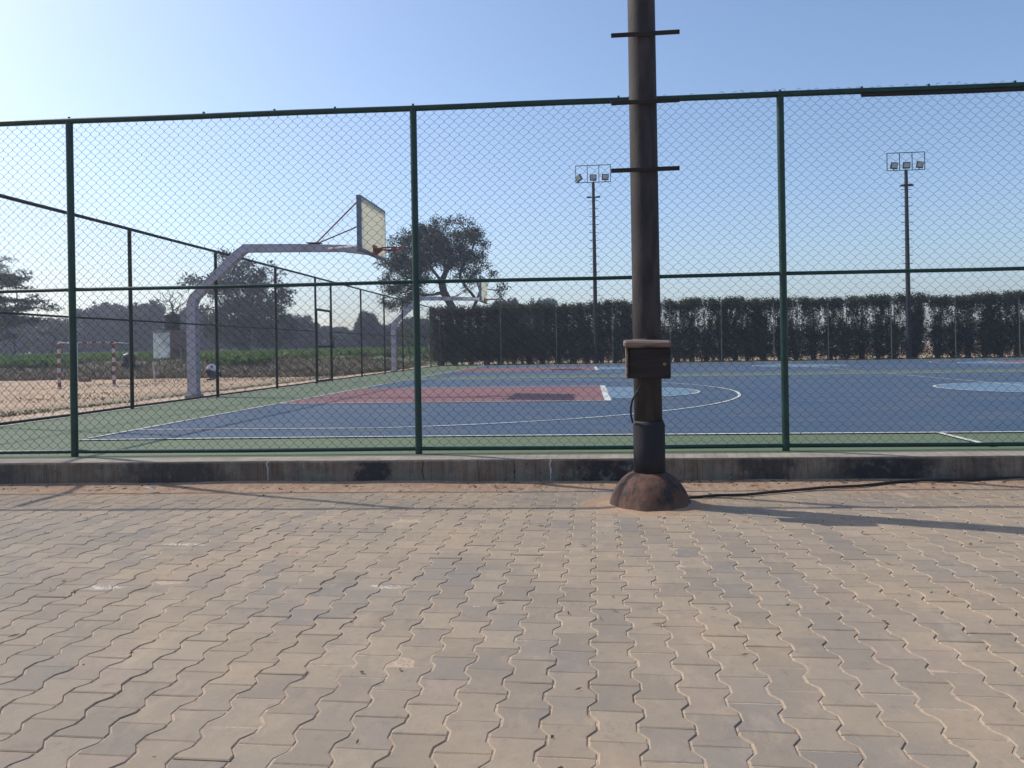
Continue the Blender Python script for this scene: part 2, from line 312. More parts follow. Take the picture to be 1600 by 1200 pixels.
fq = [[r*12+k+12, r*12+(k+1) % 12+12, r*12+(k+1) % 12, r*12+k] for r in (0, 1) for k in range(12)]
# top face: split the I-shape into five quads
tq = [[0, 1, 10, 11], [1, 2, 9, 10], [2, 3, 8, 9], [3, 4, 7, 8], [4, 5, 6, 7]]
fa = np.array(tq+fq); FF = (fa[None]+(np.arange(n)*36)[:, None, None]).reshape(-1, 4)
mp_ = bpy.data.materials.new('paving_block'); mp_.use_nodes = True; t = NT(mp_); p = t.pos(); g = t.node('ShaderNodeNewGeometry'); rnd = g.outputs['Random Per Island']
c = t.mix(rnd, (0.210, 0.178, 0.139), (0.284, 0.234, 0.174)); rr = t.math('FRACT', t.math('MULTIPLY', rnd, 37.0)); c = t.mix(t.math('MULTIPLY', t.rmp(rr, .55, 1, 0, .75), t.rmp(t.noise(p, .7, 3), .38, .55, .25, 1)), c, (0.165, 0.155, 0.146)); c = t.mix(t.rmp(rr, .0, .15, .5, 0), c, (0.28, 0.215, 0.175))
ys = t.sep(p)[1]; edge = t.rmp(ys, 4.6, 6.3, 0, .22)
d1 = t.math('ADD', t.noise(p, .9, 8, .62), edge); dust = t.rmp(d1, .44, .74, 0, .75)
c = t.mix(dust, c, (0.375, 0.278, 0.175))
c = t.mix(t.rmp(t.noise(p, 5, 6, .7), .52, .75, 0, .35), c, (0.34, 0.275, 0.21))
c = t.mix(t.rmp(t.noise(p, 22, 5, .7), .35, .65, 0, .30), c, (0.20, 0.165, 0.14))
c = t.mix(t.rmp(t.noise(p, 260, 2, .6), .55, .75, 0, .35), c, (0.16, 0.13, 0.11))
c = t.mix(t.rmp(t.noise(t.pos((1, 2.2, 1)), 2.6, 6, .8), .80, .86, 0, .4), c, (0.50, 0.48, 0.45))
ra = t.node('ShaderNodeAttribute', attribute_name='rim'); c = t.mix(t.math('MULTIPLY', t.rmp(ra.outputs['Fac'], .15, .8), t.rmp(t.noise(p, 3.5, 5, .7), .35, .6, .15, .8)), c, (0.40, 0.30, 0.205))
c = t.mix(t.rmp(t.noise(p, 11, 8, .8), .56, .72, 0, .5), c, (0.13, 0.105, 0.085))
c = t.mix(t.rmp(t.noise(t.pos((1, .45, 1)), 7, 5, .7), .55, .75, 0, .45), c, (0.40, 0.31, 0.225))
xy = t.sep(p)
for sx0, sy0, lx_, ly_ in ((604, 916, .10, .035), (290, 851, .16, .03), (160, 918, .12, .04), (232, 871, .05, .03), (745, 948, .02, .015)):
    g0 = gnd(sx0, sy0, ZP); wx = t.math('DIVIDE', t.math('SUBTRACT', xy[0], g0.x), lx_); wy = t.math('DIVIDE', t.math('SUBTRACT', xy[1], g0.y), ly_); q = t.math('ADD', t.math('MULTIPLY', wx, wx), t.math('MULTIPLY', wy, wy))
    c = t.mix(t.math('MULTIPLY', t.rmp(q, .3, 1.2, .8, 0), t.rmp(t.noise(p, 45, 4, .7), .48, .58)), c, (0.50, 0.49, 0.47))
t._in(t.b.inputs['Base Color'], c); t.b.inputs['Roughness'].default_value = .9; t.b.inputs['Specular IOR Level'].default_value = .25
t.bump(t.math('ADD', t.noise(p, 150, 4, .7), t.math('MULTIPLY', t.noise(p, 18, 4), 1.5)), .0016, .7)
pv = npmesh('pavement', VV.reshape(-1, 3), FF, mp_); tag(pv, kind='structure')
ra_ = pv.data.attributes.new('rim', 'FLOAT', 'POINT'); ra_.data.foreach_set('value', np.tile(np.r_[np.zeros(12), np.ones(24)], n).astype(np.float32))
mj = bpy.data.materials.new('joint_sand'); mj.use_nodes = True; t = NT(mj); p = t.pos()
c = t.mix(t.rmp(t.noise(p, 2.2, 7, .65), .32, .46), (0.10, 0.07, 0.05), (0.40, 0.31, 0.225)); c = t.mix(t.rmp(t.noise(p, 60, 4), .4, .65, 0, .5), c, (0.20, 0.13, 0.09))
t._in(t.b.inputs['Base Color'], c); t.b.inputs['Roughness'].default_value = 1; t.bump(t.noise(p, 120, 4), .003, .8)
jx = np.arange(-10, 10.01, .05); jy = np.arange(-2.2, 6.7, .05); JX, JY = np.meshgrid(jx, jy, indexing='ij')
JZ = ZP+.004*vnoise(JX, JY, 4, .5)-.0037+.0020*np.clip(vnoise(JX, JY, 21, 2.6)*1.6+.35*sst(JY, 4.8, 6.2), -1, 1); JZ = np.where(JY > fy(JX)-.05, ZP-.02, JZ)
ii = np.arange(JX.size).reshape(JX.shape); Fj = np.stack([ii[:-1, :-1], ii[1:, :-1], ii[1:, 1:], ii[:-1, 1:]], -1).reshape(-1, 4)
tag(npmesh('sand_bed', np.stack([JX, JY, JZ], -1).reshape(-1, 3), Fj, mj, smooth=True), kind='structure')
# drifted sand against the kerb and round the pole foot
ms = bpy.data.materials.new('drifted_sand'); ms.use_nodes = True; t = NT(ms); p = t.pos()
c = t.mix(t.rmp(t.noise(p, 7, 8, .7), .35, .65), (0.41, 0.29, 0.19), (0.31, 0.195, 0.125)); c = t.mix(t.rmp(t.noise(p, 60, 4, .7), .56, .72, 0, .7), c, (0.13, 0.075, 0.045))
t._in(t.b.inputs['Base Color'], c); t.b.inputs['Roughness'].default_value = 1; t.bump(t.noise(p, 55, 6, .75), .012, .9)
KF = lambda x: fy(x)-.345                       # kerb front face
POLE = Vector((0.42, 5.47, ZP))
sx_ = np.arange(-9.5, 9.5, .022); sv = np.linspace(0, 1, 40); SX, SV = np.meshgrid(sx_, sv, indexing='ij'); SY = KF(SX)+.03-SV*.85
hh = (.036+.02*vnoise(SX, SX*0+3, 31, .7, 3)+.022*np.exp(-((SX+4.35)/.5)**2))*np.exp(-SV*4.2)+.0045*vnoise(SX, SY, 33, 5)+.007*vnoise(SX, SY, 36, 1.1)-.0085+.007*np.exp(-SV*3)
hh = np.where(SV > .9, hh-(SV-.9)*.12, hh)
ii = np.arange(SX.size).reshape(SX.shape); Fj = np.stack([ii[:-1, :-1], ii[:-1, 1:], ii[1:, 1:], ii[1:, :-1]], -1).reshape(-1, 4)
tag(npmesh('sand_drift', np.stack([SX, SY, ZP+hh], -1).reshape(-1, 3), Fj, ms, smooth=True), kind='structure')
ra = np.linspace(.2, .62, 16); aa = np.linspace(0, 2*math.pi, 65); RA, AA = np.meshgrid(ra, aa, indexing='ij'); rr_ = RA*(1+.12*np.cos(AA*2+1)); PX_ = POLE.x+rr_*np.cos(AA); PY_ = POLE.y+rr_*np.sin(AA)
PZ_ = ZP+.016*np.exp(-(RA-.27)*11)+.007*vnoise(PX_, PY_, 41, 4)-.004-.02*sst(RA, .45, .62)
ii = np.arange(RA.size).reshape(RA.shape); Fj = np.stack([ii[:-1, :-1], ii[1:, :-1], ii[1:, 1:], ii[:-1, 1:]], -1).reshape(-1, 4)
tag(npmesh('sand_ring', np.stack([PX_, PY_, PZ_], -1).reshape(-1, 3), Fj, ms, smooth=True), kind='structure')
# crumbs, leaf bits and twigs
V, Fd = [], []
for i in range(900):
    near = random.random() < .62; x = random.uniform(-6, 6)
    y = KF(x)-abs(random.gauss(0, .14))-.01 if near else random.uniform(1.2, 6)
    zz = ZP+.004+(.024*math.exp(-(KF(x)-y)*7) if near else 0); s = random.uniform(.003, .011)*(1.3 if near else 1); a = random.uniform(0, 6.28); e = random.uniform(1, 3.5)
    o = len(V); dx_, dy_ = math.cos(a)*s*e, math.sin(a)*s*e; ex, ey = -math.sin(a)*s*.5, math.cos(a)*s*.5
    V += [(x-dx_, y-dy_, zz), (x+ex, y+ey, zz+s*.5), (x+dx_, y+dy_, zz+s*.2), (x-ex, y-ey, zz-.001)]; Fd.append((o, o+3, o+2, o+1))
tag(npmesh('debris', V, Fd, M['debris']), 'dry leaf bits and soil crumbs scattered over the paving', 'debris', kind='stuff')

# ------------------------------------------------------------------ kerb wall
def kerb_material():
    m = bpy.data.materials.new('kerb_concrete'); m.use_nodes = True; t = NT(m); p = t.pos(); xyz = t.sep(p); X, Z = xyz[0], xyz[2]
    c = t.mix(t.rmp(t.noise(p, 1.6, 8, .65), .35, .65), (0.155, 0.122, 0.092), (0.27, 0.225, 0.175))
    c = t.mix(t.rmp(t.noise(t.pos((3, 1, .35)), 5, 6, .7), .42, .62, 0, .7), c, (0.15, 0.085, 0.05)); c = t.mix(t.rmp(t.noise(t.pos((9, 1, .5)), 4, 6, .75), .52, .66, 0, .6), c, (0.05, 0.042, 0.036))
    c = t.mix(t.math('MULTIPLY', t.rmp(t.noise(p, 2.2, 6, .7), .46, .6, 0, .7), t.rmp(Z, -.05, -.2)), c, (0.155, 0.21, 0.18)); c = t.mix(t.rmp(t.noise(p, 8, 8, .8), .50, .62, 0, .5), c, (0.07, 0.068, 0.062))
    wob = t.math('MULTIPLY', t.math('SUBTRACT', t.noise(p, 5, 6, .7), .5), .9); Xw = t.math('ADD', X, wob); tot = None
    for cx, hw, st in [(-5.6, .75, .95), (-3.55, .42, .8), (-1.83, .12, .95), (.2, .36, 1), (1.45, .22, .8), (2.35, .42, 1), (3.1, .12, .5), (5.2, .6, .8), (-8, .5, .8)]:
        q = t.rmp(t.math('ABSOLUTE', t.math('SUBTRACT', Xw, cx)), hw*.55, hw*1.3, st, 0); tot = q if tot is None else t.math('MAXIMUM', tot, q)
    tot = t.math('MULTIPLY', tot, t.rmp(t.noise(p, 9, 6, .7), .30, .48, .45, 1)); tot = t.math('MULTIPLY', tot, t.rmp(Z, -.004, -.03))
    c = t.mix(tot, c, (0.028, 0.027, 0.029))
    for cx, wd, col in [(-1.39, .006, (.03, .028, .025)), (-.63, .005, (.02, .02, .02)), (-.33, .008, (.5, .5, .48)), (-2.72, .006, (.42, .42, .4)), (4.6, .005, (.03, .03, .03))]:
        wv = t.math('ADD', X, t.math('MULTIPLY', t.math('SUBTRACT', t.noise(p, 14, 3), .5), .05)); q = t.rmp(t.math('ABSOLUTE', t.math('SUBTRACT', wv, cx)), wd*.5, wd, 1, 0); c = t.mix(q, c, col)
    c = t.mix(t.rmp(t.noise(p, 30, 4, .75), .64, .68, 0, .85), c, (0.02, 0.02, 0.02)); c = t.mix(t.rmp(t.noise(t.pos((14, 1, .25)), 7, 4, .7), .58, .66, 0, .7), c, (0.03, 0.027, 0.025)); c = t.mix(t.rmp(t.noise(p, 3.4, 8, .8), .56, .66, 0, .6), c, (0.21, 0.23, 0.20))
    c = t.mix(t.rmp(Z, -.012, -.002), c, t.mix(t.rmp(t.noise(p, 4, 6), .4, .6), (0.27, 0.225, 0.175), (0.35, 0.30, 0.24)))
    t._in(t.b.inputs['Base Color'], c); t.b.inputs['Roughness'].default_value = .95; t.bump(t.noise(p, 28, 8, .75), .012, .7); return m
M['kerb'] = kerb_material()
kx = np.arange(-9.4, 14, .03); prof = [(-.345, -.30), (-.345, -.14), (-.345, -.02), (-.338, -.004), (-.20, .001), (-.135, .0015), (-.12, -.006)]
KV = []
for i, x_ in enumerate(kx):
    for k, (dy_, dz_) in enumerate(prof):
        nn = float(vnoise(x_, k*.37, 51, 2.2)); n3 = float(vnoise(x_, k*.9, 52, 9, 2)); KV.append((x_, fy(x_)+dy_+(.007*nn+.003*n3 if k < 4 else 0), dz_+(.004*nn+.0025*n3 if k in (2, 3) else 0)))
m_ = len(prof); Fk = [(i*m_+k, (i+1)*m_+k, (i+1)*m_+k+1, i*m_+k+1) for i in range(len(kx)-1) for k in range(m_-1)]
ko = npmesh('kerb_wall', KV, Fk, M['kerb'], smooth=False); tag(ko, 'low weathered concrete kerb wall with black algae stains under the green fence', 'kerb')
kb = MB()
for y0_ in np.arange(6.45, 40.5, 3.0):
    y1_ = min(y0_+2.994, 40.5); a0, a1 = LX(y0_), LX(y1_)
    kb.add([(a0-.16, y0_, -.35), (a0-.02, y0_, -.35), (a1-.02, y1_, -.35), (a1-.16, y1_, -.35), (a0-.16, y0_, -.005), (a0-.022, y0_, -.005), (a1-.022, y1_, -.005), (a1-.16, y1_, -.005)], [(4, 5, 6, 7), (0, 4, 7, 3), (1, 2, 6, 5), (0, 1, 5, 4), (3, 7, 6, 2)])
tag(kb.build('court_edging', M['concrete_foot']), 'narrow concrete edging along the outer side of the left court fence', 'edging')

# ------------------------------------------------------------------ chain-link
def link_mesh(name, P, Q, z0, z1, r, m, parent, W=.088, H=.081, holes=(), bow=.01):
    P = np.array(P, float); Q = np.array(Q, float); L = np.hypot(*(Q-P)); d = (Q-P)/L; nrm = np.array([-d[1], d[0]])
    nw = int(L/(W/2)); nz = int((z1-z0)/(H/2)); zz = z0+(z1-z0)*np.arange(nz+1)/nz
    H2 = (z1-z0)/nz; i = np.arange(nw)[:, None]; j2 = np.arange(2*(nz+1))[None, :]; j = j2//2
    zz = z0+H2*j[0]+np.where(j2[0] % 2 == 0, -.0032, .0032)                    # every bend is a short straight knuckle
    s = (i+((i+j) % 2))*(W/2)+np.where((i+j) % 2 == 0, -.0018, .0018)+rng.normal(0, .0011, (nw, nz+1)).repeat(2, 1)
    zq = np.broadcast_to(zz[None], s.shape)+rng.normal(0, .0012, (nw, nz+1)).repeat(2, 1)+.006*np.sin(s*2.1)*np.sin(zz*1.3)[None]
    off = bow*np.sin(s*1.7+zz[None]*1.1)+np.where(j2 % 2 == 0, .0012, -.0012)
    cx = P[0]+d[0]*s+nrm[0]*off; cy = P[1]+d[1]*s+nrm[1]*off
    ring = [(math.cos(a), math.sin(a)) for a in (R(90), R(210), R(330))]
    Vt = np.stack([np.stack([cx+nrm[0]*r*a_, cy+nrm[1]*r*a_, zq+r*b_*1.2], -1)+np.array([d[0], d[1], 0])*r*a_*.5 for a_, b_ in ring], 2)
    m2 = 2*(nz+1); base = (np.arange(nw)[:, None]*m2+np.arange(m2-1)[None, :])*3
    keep = np.ones(base.shape, bool); sm = (s[:, :-1]+s[:, 1:])/2; zm = (zz[:-1]+zz[1:])/2
    for h0, h1, hz0, hz1 in holes: keep &= ~((sm > h0) & (sm < h1) & (zm[None] > hz0) & (zm[None] < hz1))
    b = base[keep]; Fm = np.concatenate([np.stack([b+k, b+(k+1) % 3, b+3+(k+1) % 3, b+3+k], -1) for k in range(3)])
    return npmesh(name, Vt.reshape(-1, 3), Fm, m, parent)

def fence(name, P, Q, posts, label, pm, rm, wm, rails, H=3.05, pr=.03, wr=.0017, top_r=.026, holes=()):
    P = Vector((*P, 0)); Q = Vector((*Q, 0)); d = (Q-P).normalized(); L = (Q-P).length
    e = empty(name, P, label, 'fence')
    for s in posts:
        c = P+d*s; c2 = c
        MB().tube([c+Vector((0, 0, -.02)), c2+Vector((0, 0, H-.012))], pr, 12).build('post', pm, e)
    MB().tube([P+d*(L*k/40)+Vector((0, 0, H+(.002*math.sin(k*1.3)))) for k in range(41)], top_r, 12).build('top_rail', rm, e)
    nml = Vector((-d.y, d.x, 0))
    for nm, z, rr, (s0, s1) in rails:
        ss = [s0]+[q for q in posts if s0+.05 < q < s1-.05]+[s1]; b = MB()
        for u, v in zip(ss[:-1], ss[1:]): b.tube([P+d*(u+.002)+Vector((0, 0, z)), P+d*((u+v)/2)+Vector((0, 0, z-.005)), P+d*(v-.002)+Vector((0, 0, z))], rr, 8)
        b.build(nm, rm, e)
    link_mesh('wire_mesh', (P+nml*.032).xy, (Q+nml*.032).xy, .02, H+.01, wr, wm, e, holes=holes)
    return e
# near fence, left corner to beyond the frame
NP = (-7.74, fy(-7.74)); NQ = (11.2, fy(11.2)); nl = math.hypot(NQ[0]-NP[0], NQ[1]-NP[1]); k_ = nl/(NQ[0]-NP[0])
near_posts = [(x_-NP[0])*k_ for x_ in (-7.74, -4.66, -1.5, 1.67, 4.85, 8.0, 11.15)]
nf = fence('chain_link_fence', NP, NQ, near_posts, 'nearest green chain link fence standing on the stained kerb wall', M['green'], M['green'], M['wire'],
      [('middle_rail', 1.517, .0165, (0, nl)), ('bottom_rail', .045, .018, (0, nl))], pr=.031, wr=.0015, top_r=.026)
dN = Vector((NQ[0]-NP[0], NQ[1]-NP[1], 0)).normalized()
ex = at(1345, 147, fy(2.36)); lb = MB()
a = Vector((ex.x, fy(ex.x)-.012, 3.012)); lb.tube([a+dN*(i*.45)+Vector((0, -.004, -.004*math.sin(i*.9))) for i in range(19)], .017, 8); lb.build('spare_rail', M['bar'], nf)
for i in range(46):                                       # twisted wire ends standing over the rail
    s = 8.15+i*.088+random.uniform(-.012, .012)
    if s > 11.3 and i % 9: continue
    if s < 9.0 and i % 3: continue
    c = Vector((NP[0], NP[1], 3.075))+dN*s; h = random.uniform(.006, .024); q = random.choice((-1, 1))
    cl = MB(); cl.tube([c+Vector((0, 0, -.01)), c+dN*.006*q+Vector((0, 0, h*.7)), c+dN*.02*q+Vector((0, 0, h)), c+dN*.034*q+Vector((0, 0, h*.55))], .0016, 5); cl.build('wire_end', M['wire'], nf)
for x_ in (-6.1, -4.66, -3.4, -2.75, -2.2, -1.5, .3, 1.67, 2.35, 2.9, 3.6): c = Vector((x_, fy(x_), 3.072)); MB().box(c+Vector((0, 0, .008)), (.018, .018, .02), None, .003).build('rail_bolt', M['green'], nf)
# left fence
LP = (LX(6.45), 6.45); LQ = (LX(40.45), 40.45); sy_ = lambda y: (y-6.45)*1.00004
lposts = [sy_(v) for v in (9.08, 12.12, 15.15, 18.25, 21.1, 22.45, 25.6, 28.7, 31.7, 34.7, 37.7, 40.4)]
lf = fence('chain_link_fence', LP, LQ, lposts, 'dark chain link fence receding along the left edge of the court, with a gate', M['dark'], M['dark'], M['darkwire'],
      [('middle_rail', 1.50, .016, (0, sy_(21.07))), ('middle_rail', 1.50, .016, (sy_(22.48), sy_(40.4))), ('bottom_rail', .035, .02, (0, sy_(40.4)))], pr=.032, wr=.0014, top_r=.027,
      holes=((sy_(21.1), sy_(22.45), 0, 2.12),))
# far fence
FYY = 40.42; FPx = [697, 783, 866, 1048, 1151, 1222, 1295, 1393.5, 1494, 1594, 1697, 1800]; FPx = [697, 783, 870, 958, 1048, 1128, 1210, 1295, 1393.5, 1494, 1594, 1697]
fX = [at(p_, 560, FYY).x for p_ in FPx]; fX[0] = LX(40.4); FQ = (25.8, FYY)
ff = fence('chain_link_fence', (fX[0]+.04, FYY), FQ, [x_-fX[0]-.04 for x_ in fX[1:]], 'farthest chain link fence, running in front of the clipped hedge', M['farpost'], M['dark'], M['darkwire'],
      [('bottom_rail', .035, .02, (0, FQ[0]-fX[0]-.1))], pr=.026, wr=.0015, top_r=.022)

# gate in the left fence
ga, gb = Vector((LX(21.16), 21.16, 0)), Vector((LX(22.39), 22.39, 0)); gate = empty('metal_gate', ga, 'dark narrow metal gate with three bars standing in the left fence', 'gate')
fr = MB()
for q in (ga, gb): fr.tube([q+Vector((0, 0, .04)), q+Vector((0, 0, 2.13))], .034, 8)
for z_ in (.05, 1.06, 2.13): fr.tube([ga+Vector((0, 0, z_)), gb+Vector((0, 0, z_))], .036, 8)
fr.build('gate_frame', M['dark'], gate)
MB().box(gb+Vector((.05, -.02, 1.12)), (.05, .16, .26), None, .01).box(gb+Vector((.09, -.06, 1.3)), (.03, .22, .03), None, .005).build('latch', M['dark'], gate)
for z_ in (.5, 1.7): MB().box(ga+Vector((0, -.04, z_)), (.03, .05, .09), None, .005).build('hinge', M['dark'], gate)

# ------------------------------------------------------------------ basketball hoops
def hoop(Y, label):
    px, e0 = -8.3, None; e = empty('basketball_hoop', (px, Y, -.03), label, 'basketball hoop', 'basketball hoops reaching over the left fence')
    W = .25
    post = MB(); A = Vector((px, Y, .02)); B = Vector((px, Y, 2.0)); Cc = Vector((-7.16, Y, 3.10)); D = Vector((-4.60, Y, 3.02))
    # one welded box section that bends twice and tapers to the board
    stn = [(A, (1, 0, 0), .10), (B-Vector((0, 0, .05)), (1, 0, 0), .095), (B+Vector((.06, 0, .10)), (.92, 0, -.38), .095), (Cc-Vector((.09, 0, .10)), (.80, 0, -.6), .085), (Cc+Vector((.06, 0, 0)), (.25, 0, -.97), .085), (Vector((-6, Y, 3.075)), (0, 0, -1), .08), (D, (0, 0, -1), .065)]
    vs = []
    for c, nr, h in stn:
        nr = Vector(nr).normalized()
        for a_, b_ in ((1, -1), (1, 1), (-1, 1), (-1, -1)): vs.append(c+nr*h*a_+Vector((0, h*.9*b_, 0)))
    fs = [(i*4+k, i*4+(k+1) % 4, (i+1)*4+(k+1) % 4, (i+1)*4+k) for i in range(len(stn)-1) for k in range(4)]+[(3, 2, 1, 0), tuple(range(len(vs)-4, len(vs)))]
    post.add(vs, fs); post.build('arm_post', M['hoop_steel'], e)
    MB().box((px, Y, -.06), (.29, .29, .24), None, .02).build('footing', M['concrete_foot'], e)
    bx = -4.36; z0, z1 = 2.87, 3.95; fw = .045
    MB().box((bx+.012, Y, (z0+z1)/2), (.014, 1.8-2*fw, z1-z0-2*fw), None, 0).build('backboard', M['board'], e)
    f = MB()
    for s in (-1, 1): f.box((bx-.03, Y+s*(.9-fw/2), (z0+z1)/2), (.09, fw, z1-z0), None, .004)
    for z_ in (z0+fw/2, z1-fw/2): f.box((bx-.04, Y, z_), (.107, 1.8-2*fw, fw), None, .004)
    for z_ in (z0+.1, z0+.35, z0+.6, z0+.85): f.tube([(bx-.03, Y-.905, z_), (bx-.03, Y-.915, z_)], .014, 8)
    f.build('board_frame', M['hoop_frame'], e)
    for s in (-1, 1):
        b = MB(); b.tube([(-5.57, Y+.03*s, 3.16), (bx-.09, Y+s*.84, z1-.14)], .017, 6); b.build('strut', M['strut'], e)
        MB().beam((-5.3, Y+.06*s, 3.03), (bx-.09, Y+s*.8, z0+.10), .05, .04).build('lower_brace', M['hoop_steel'], e)
    MB().box((-5.62, Y, 3.165), (.28, .22, .015), None, 0).build('strut_plate', M['strut'], e)
    rim = MB(); rc = Vector((bx+.15+.228, Y, 3.0)); rim.tube([rc+Vector((math.cos(a)*.228, math.sin(a)*.228, 0)) for a in np.linspace(0, 2*math.pi, 33)], .016, 8, caps=False)
    rim.box((bx+.033, Y, 2.96), (.03, .26, .24), None, .006); rim.beam((bx+.05, Y-.07, 2.985), (bx+.17, Y-.07, 2.998), .02, .05).beam((bx+.05, Y+.07, 2.985), (bx+.17, Y+.07, 2.998), .02, .05).beam((bx+.05, Y, 2.9), (bx+.18, Y, 2.985), .1, .02)
    for k in range(10): a = k*math.pi/5; rim.tube([rc+Vector((math.cos(a)*.22, math.sin(a)*.22, -.01)), rc+Vector((math.cos(a)*.225, math.sin(a)*.225, -.03))], .004, 5)
    rim.build('rim', M['rim'], e)
    return e
hoop(CY1, 'nearer, larger basketball hoop with cream backboard on a bent grey arm')
hoop(CY2, 'smaller farther basketball hoop in front of the acacia tree, its board just over the hedge')

# ------------------------------------------------------------------ big utility pole
up = empty('utility_pole', POLE, 'thick weathered brown steel pole standing on a rusty domed base before the fence', 'pole')
px_, py_ = POLE.x, POLE.y
MB().lathe([(.1, .30)]+[(.099, 1.2), (.098, 2.5), (.096, 4.0), (.090, 9.0)], (px_, py_, 0), 40).build('shaft', M['pole'], up)
MB().lathe([(.112, -.03), (.112, .2), (.113, .345), (.112, .36), (.102, .385)], (px_+.004, py_, 0), 40).build('sleeve', M['sleeve'], up)
MB().lathe([(.1035, .355), (.1035, .385)], (px_, py_, .0), 40).build('collar', M['pole'], up)
MB().lathe([(.1025, .93), (.1025, .97)], (px_, py_, 0), 40).build('collar', M['pole'], up)
md = bpy.data.materials.new('rusty_dome'); md.use_nodes = True; t = NT(md); p = t.pos((1, 1, .25))
c = t.mix(t.rmp(t.noise(p, 17, 6, .7), .40, .58), (0.115, 0.047, 0.028), (0.022, 0.014, 0.013)); c = t.mix(t.rmp(t.noise(t.pos(), 5, 7, .7), .5, .7, 0, .7), c, (0.15, 0.07, 0.04)); c = t.mix(t.rmp(t.sep(t.pos())[2], ZP+.07, ZP-.01, 0, .5), c, (.20, .12, .075))
t._in(t.b.inputs['Base Color'], c); t.b.inputs['Roughness'].default_value = .8; t.bump(t.noise(t.pos((1, 1, .4)), 34, 8, .8), .009, .9)
lob = lambda a, z: 1+.016*math.cos(11*a+.6)*(1-z/.26)+.006*math.sin(3*a+z*5)
MB().lathe([(.292, -.03), (.288, .012), (.272, .05), (.252, .095), (.226, .14), (.192, .18), (.156, .21), (.125, .226), (.10, .231)], POLE, 88, lob).build('domed_base', md, up)
for yy in (53, 159, 265, -60):
    q = at(1008, yy, py_-.108); b = MB(); b.box((q.x+.0, py_-.112, q.z), (.475, .012, .030), None, .002).box((q.x, py_-.098, q.z+.011), (.475, .03, .006), None, .001); b.build('step_bar', M['bar'], up)
# meter box on the pole
bx0, bx1 = at(981, 560, 5.28).x, at(1048, 560, 5.28).x; bz1, bz0 = at(1012, 543, 5.28).z, at(1012, 591, 5.28).z; bc = (bx0+bx1)/2
jb = empty('junction_box', (bc, 5.36, bz0), 'small dark wooden junction box with a worn lid fixed to the thick pole', 'junction box')
MB().box((bc, 5.325, (bz0+bz1)/2), (bx1-bx0, .09, bz1-bz0), None, .004).build('box_body', M['wood'], jb)
MB().box((bc+.004, 5.275, (bz0+bz1)/2-.006), (bx1-bx0-.012, .014, bz1-bz0-.008), Matrix.Rotation(R(1.6), 3, 'Y'), .003).build('front_panel', M['wood'], jb)
MB().box((bc-.012, 5.312, bz1+.026), (bx1-bx0+.028, .15, .045), Matrix.Rotation(R(1.0), 3, 'Y')@Matrix.Rotation(R(6), 3, 'X'), .01).build('lid', M['lid'], jb)
MB().box((bx0-.006, 5.318, (bz0+bz1)/2), (.014, .12, bz1-bz0+.01), None, .003).build('side_board', M['lid'], jb)
kn = at(1038.5, 569, 5.262); kl = MB(); kl.tube([(kn.x, 5.268, kn.z), (kn.x, 5.262, kn.z)], .010, 14); kl.build('lock', M['brass'], jb)
MB().tube([(kn.x, 5.263, kn.z), (kn.x, 5.260, kn.z)], .0045, 10).build('keyhole', M['rubber'], jb)
cb = MB(); pc = [at(1006, 591, 5.34), at(1003, 600, 5.33), at(996, 612, 5.33), at(988, 625, 5.345), at(985.5, 638, 5.37), at(986, 650, 5.40), at(988.5, 660, 5.43)]
cb.tube(pc, .0075, 8); tag(cb.build('cable', M['rubber']), 'short black cable looping from the junction box into the pole', 'cable')
pts = [gnd(1060, 781, ZP+.012), gnd(1078, 777.5, ZP+.012), gnd(1120, 774, ZP+.012), gnd(1165, 773, ZP+.012), gnd(1210, 768.5, ZP+.014), gnd(1245, 765.5, ZP+.016), gnd(1290, 761.5, ZP+.016), gnd(1345, 759, ZP+.018), gnd(1400, 753, ZP+.022), gnd(1440, 750.5, ZP+.03), gnd(1500, 750, ZP+.03), gnd(1550, 748, ZP+.03), gnd(1620, 745.5, ZP+.03), gnd(1700, 743.5, ZP+.02)]
tag(MB().tube(pts, .0105, 8).build('cable', M['rubber']), 'long black cable lying on the paving from the pole base towards the right', 'cable')
for (x_, y_, sc, lb_) in ((236, 763, .05, 'small crumpled bluish scrap lying against the dark left part of the kerb'), (291, 758.5, .045, 'pale crumpled scrap on the sand by the kerb, right of the bluish one')):
    q = gnd(x_, y_, ZP+.03); b = MB(); pp = [(q.x+random.uniform(-1, 1)*sc, q.y+random.uniform(-.6, .2)*sc, q.z+random.uniform(-.2, .5)*sc) for _ in range(6)]; b.add(pp, [(0, 1, 2), (2, 1, 3), (2, 3, 4), (4, 3, 5)]); tag(b.build('litter_scrap', M['paper']), lb_, 'litter')

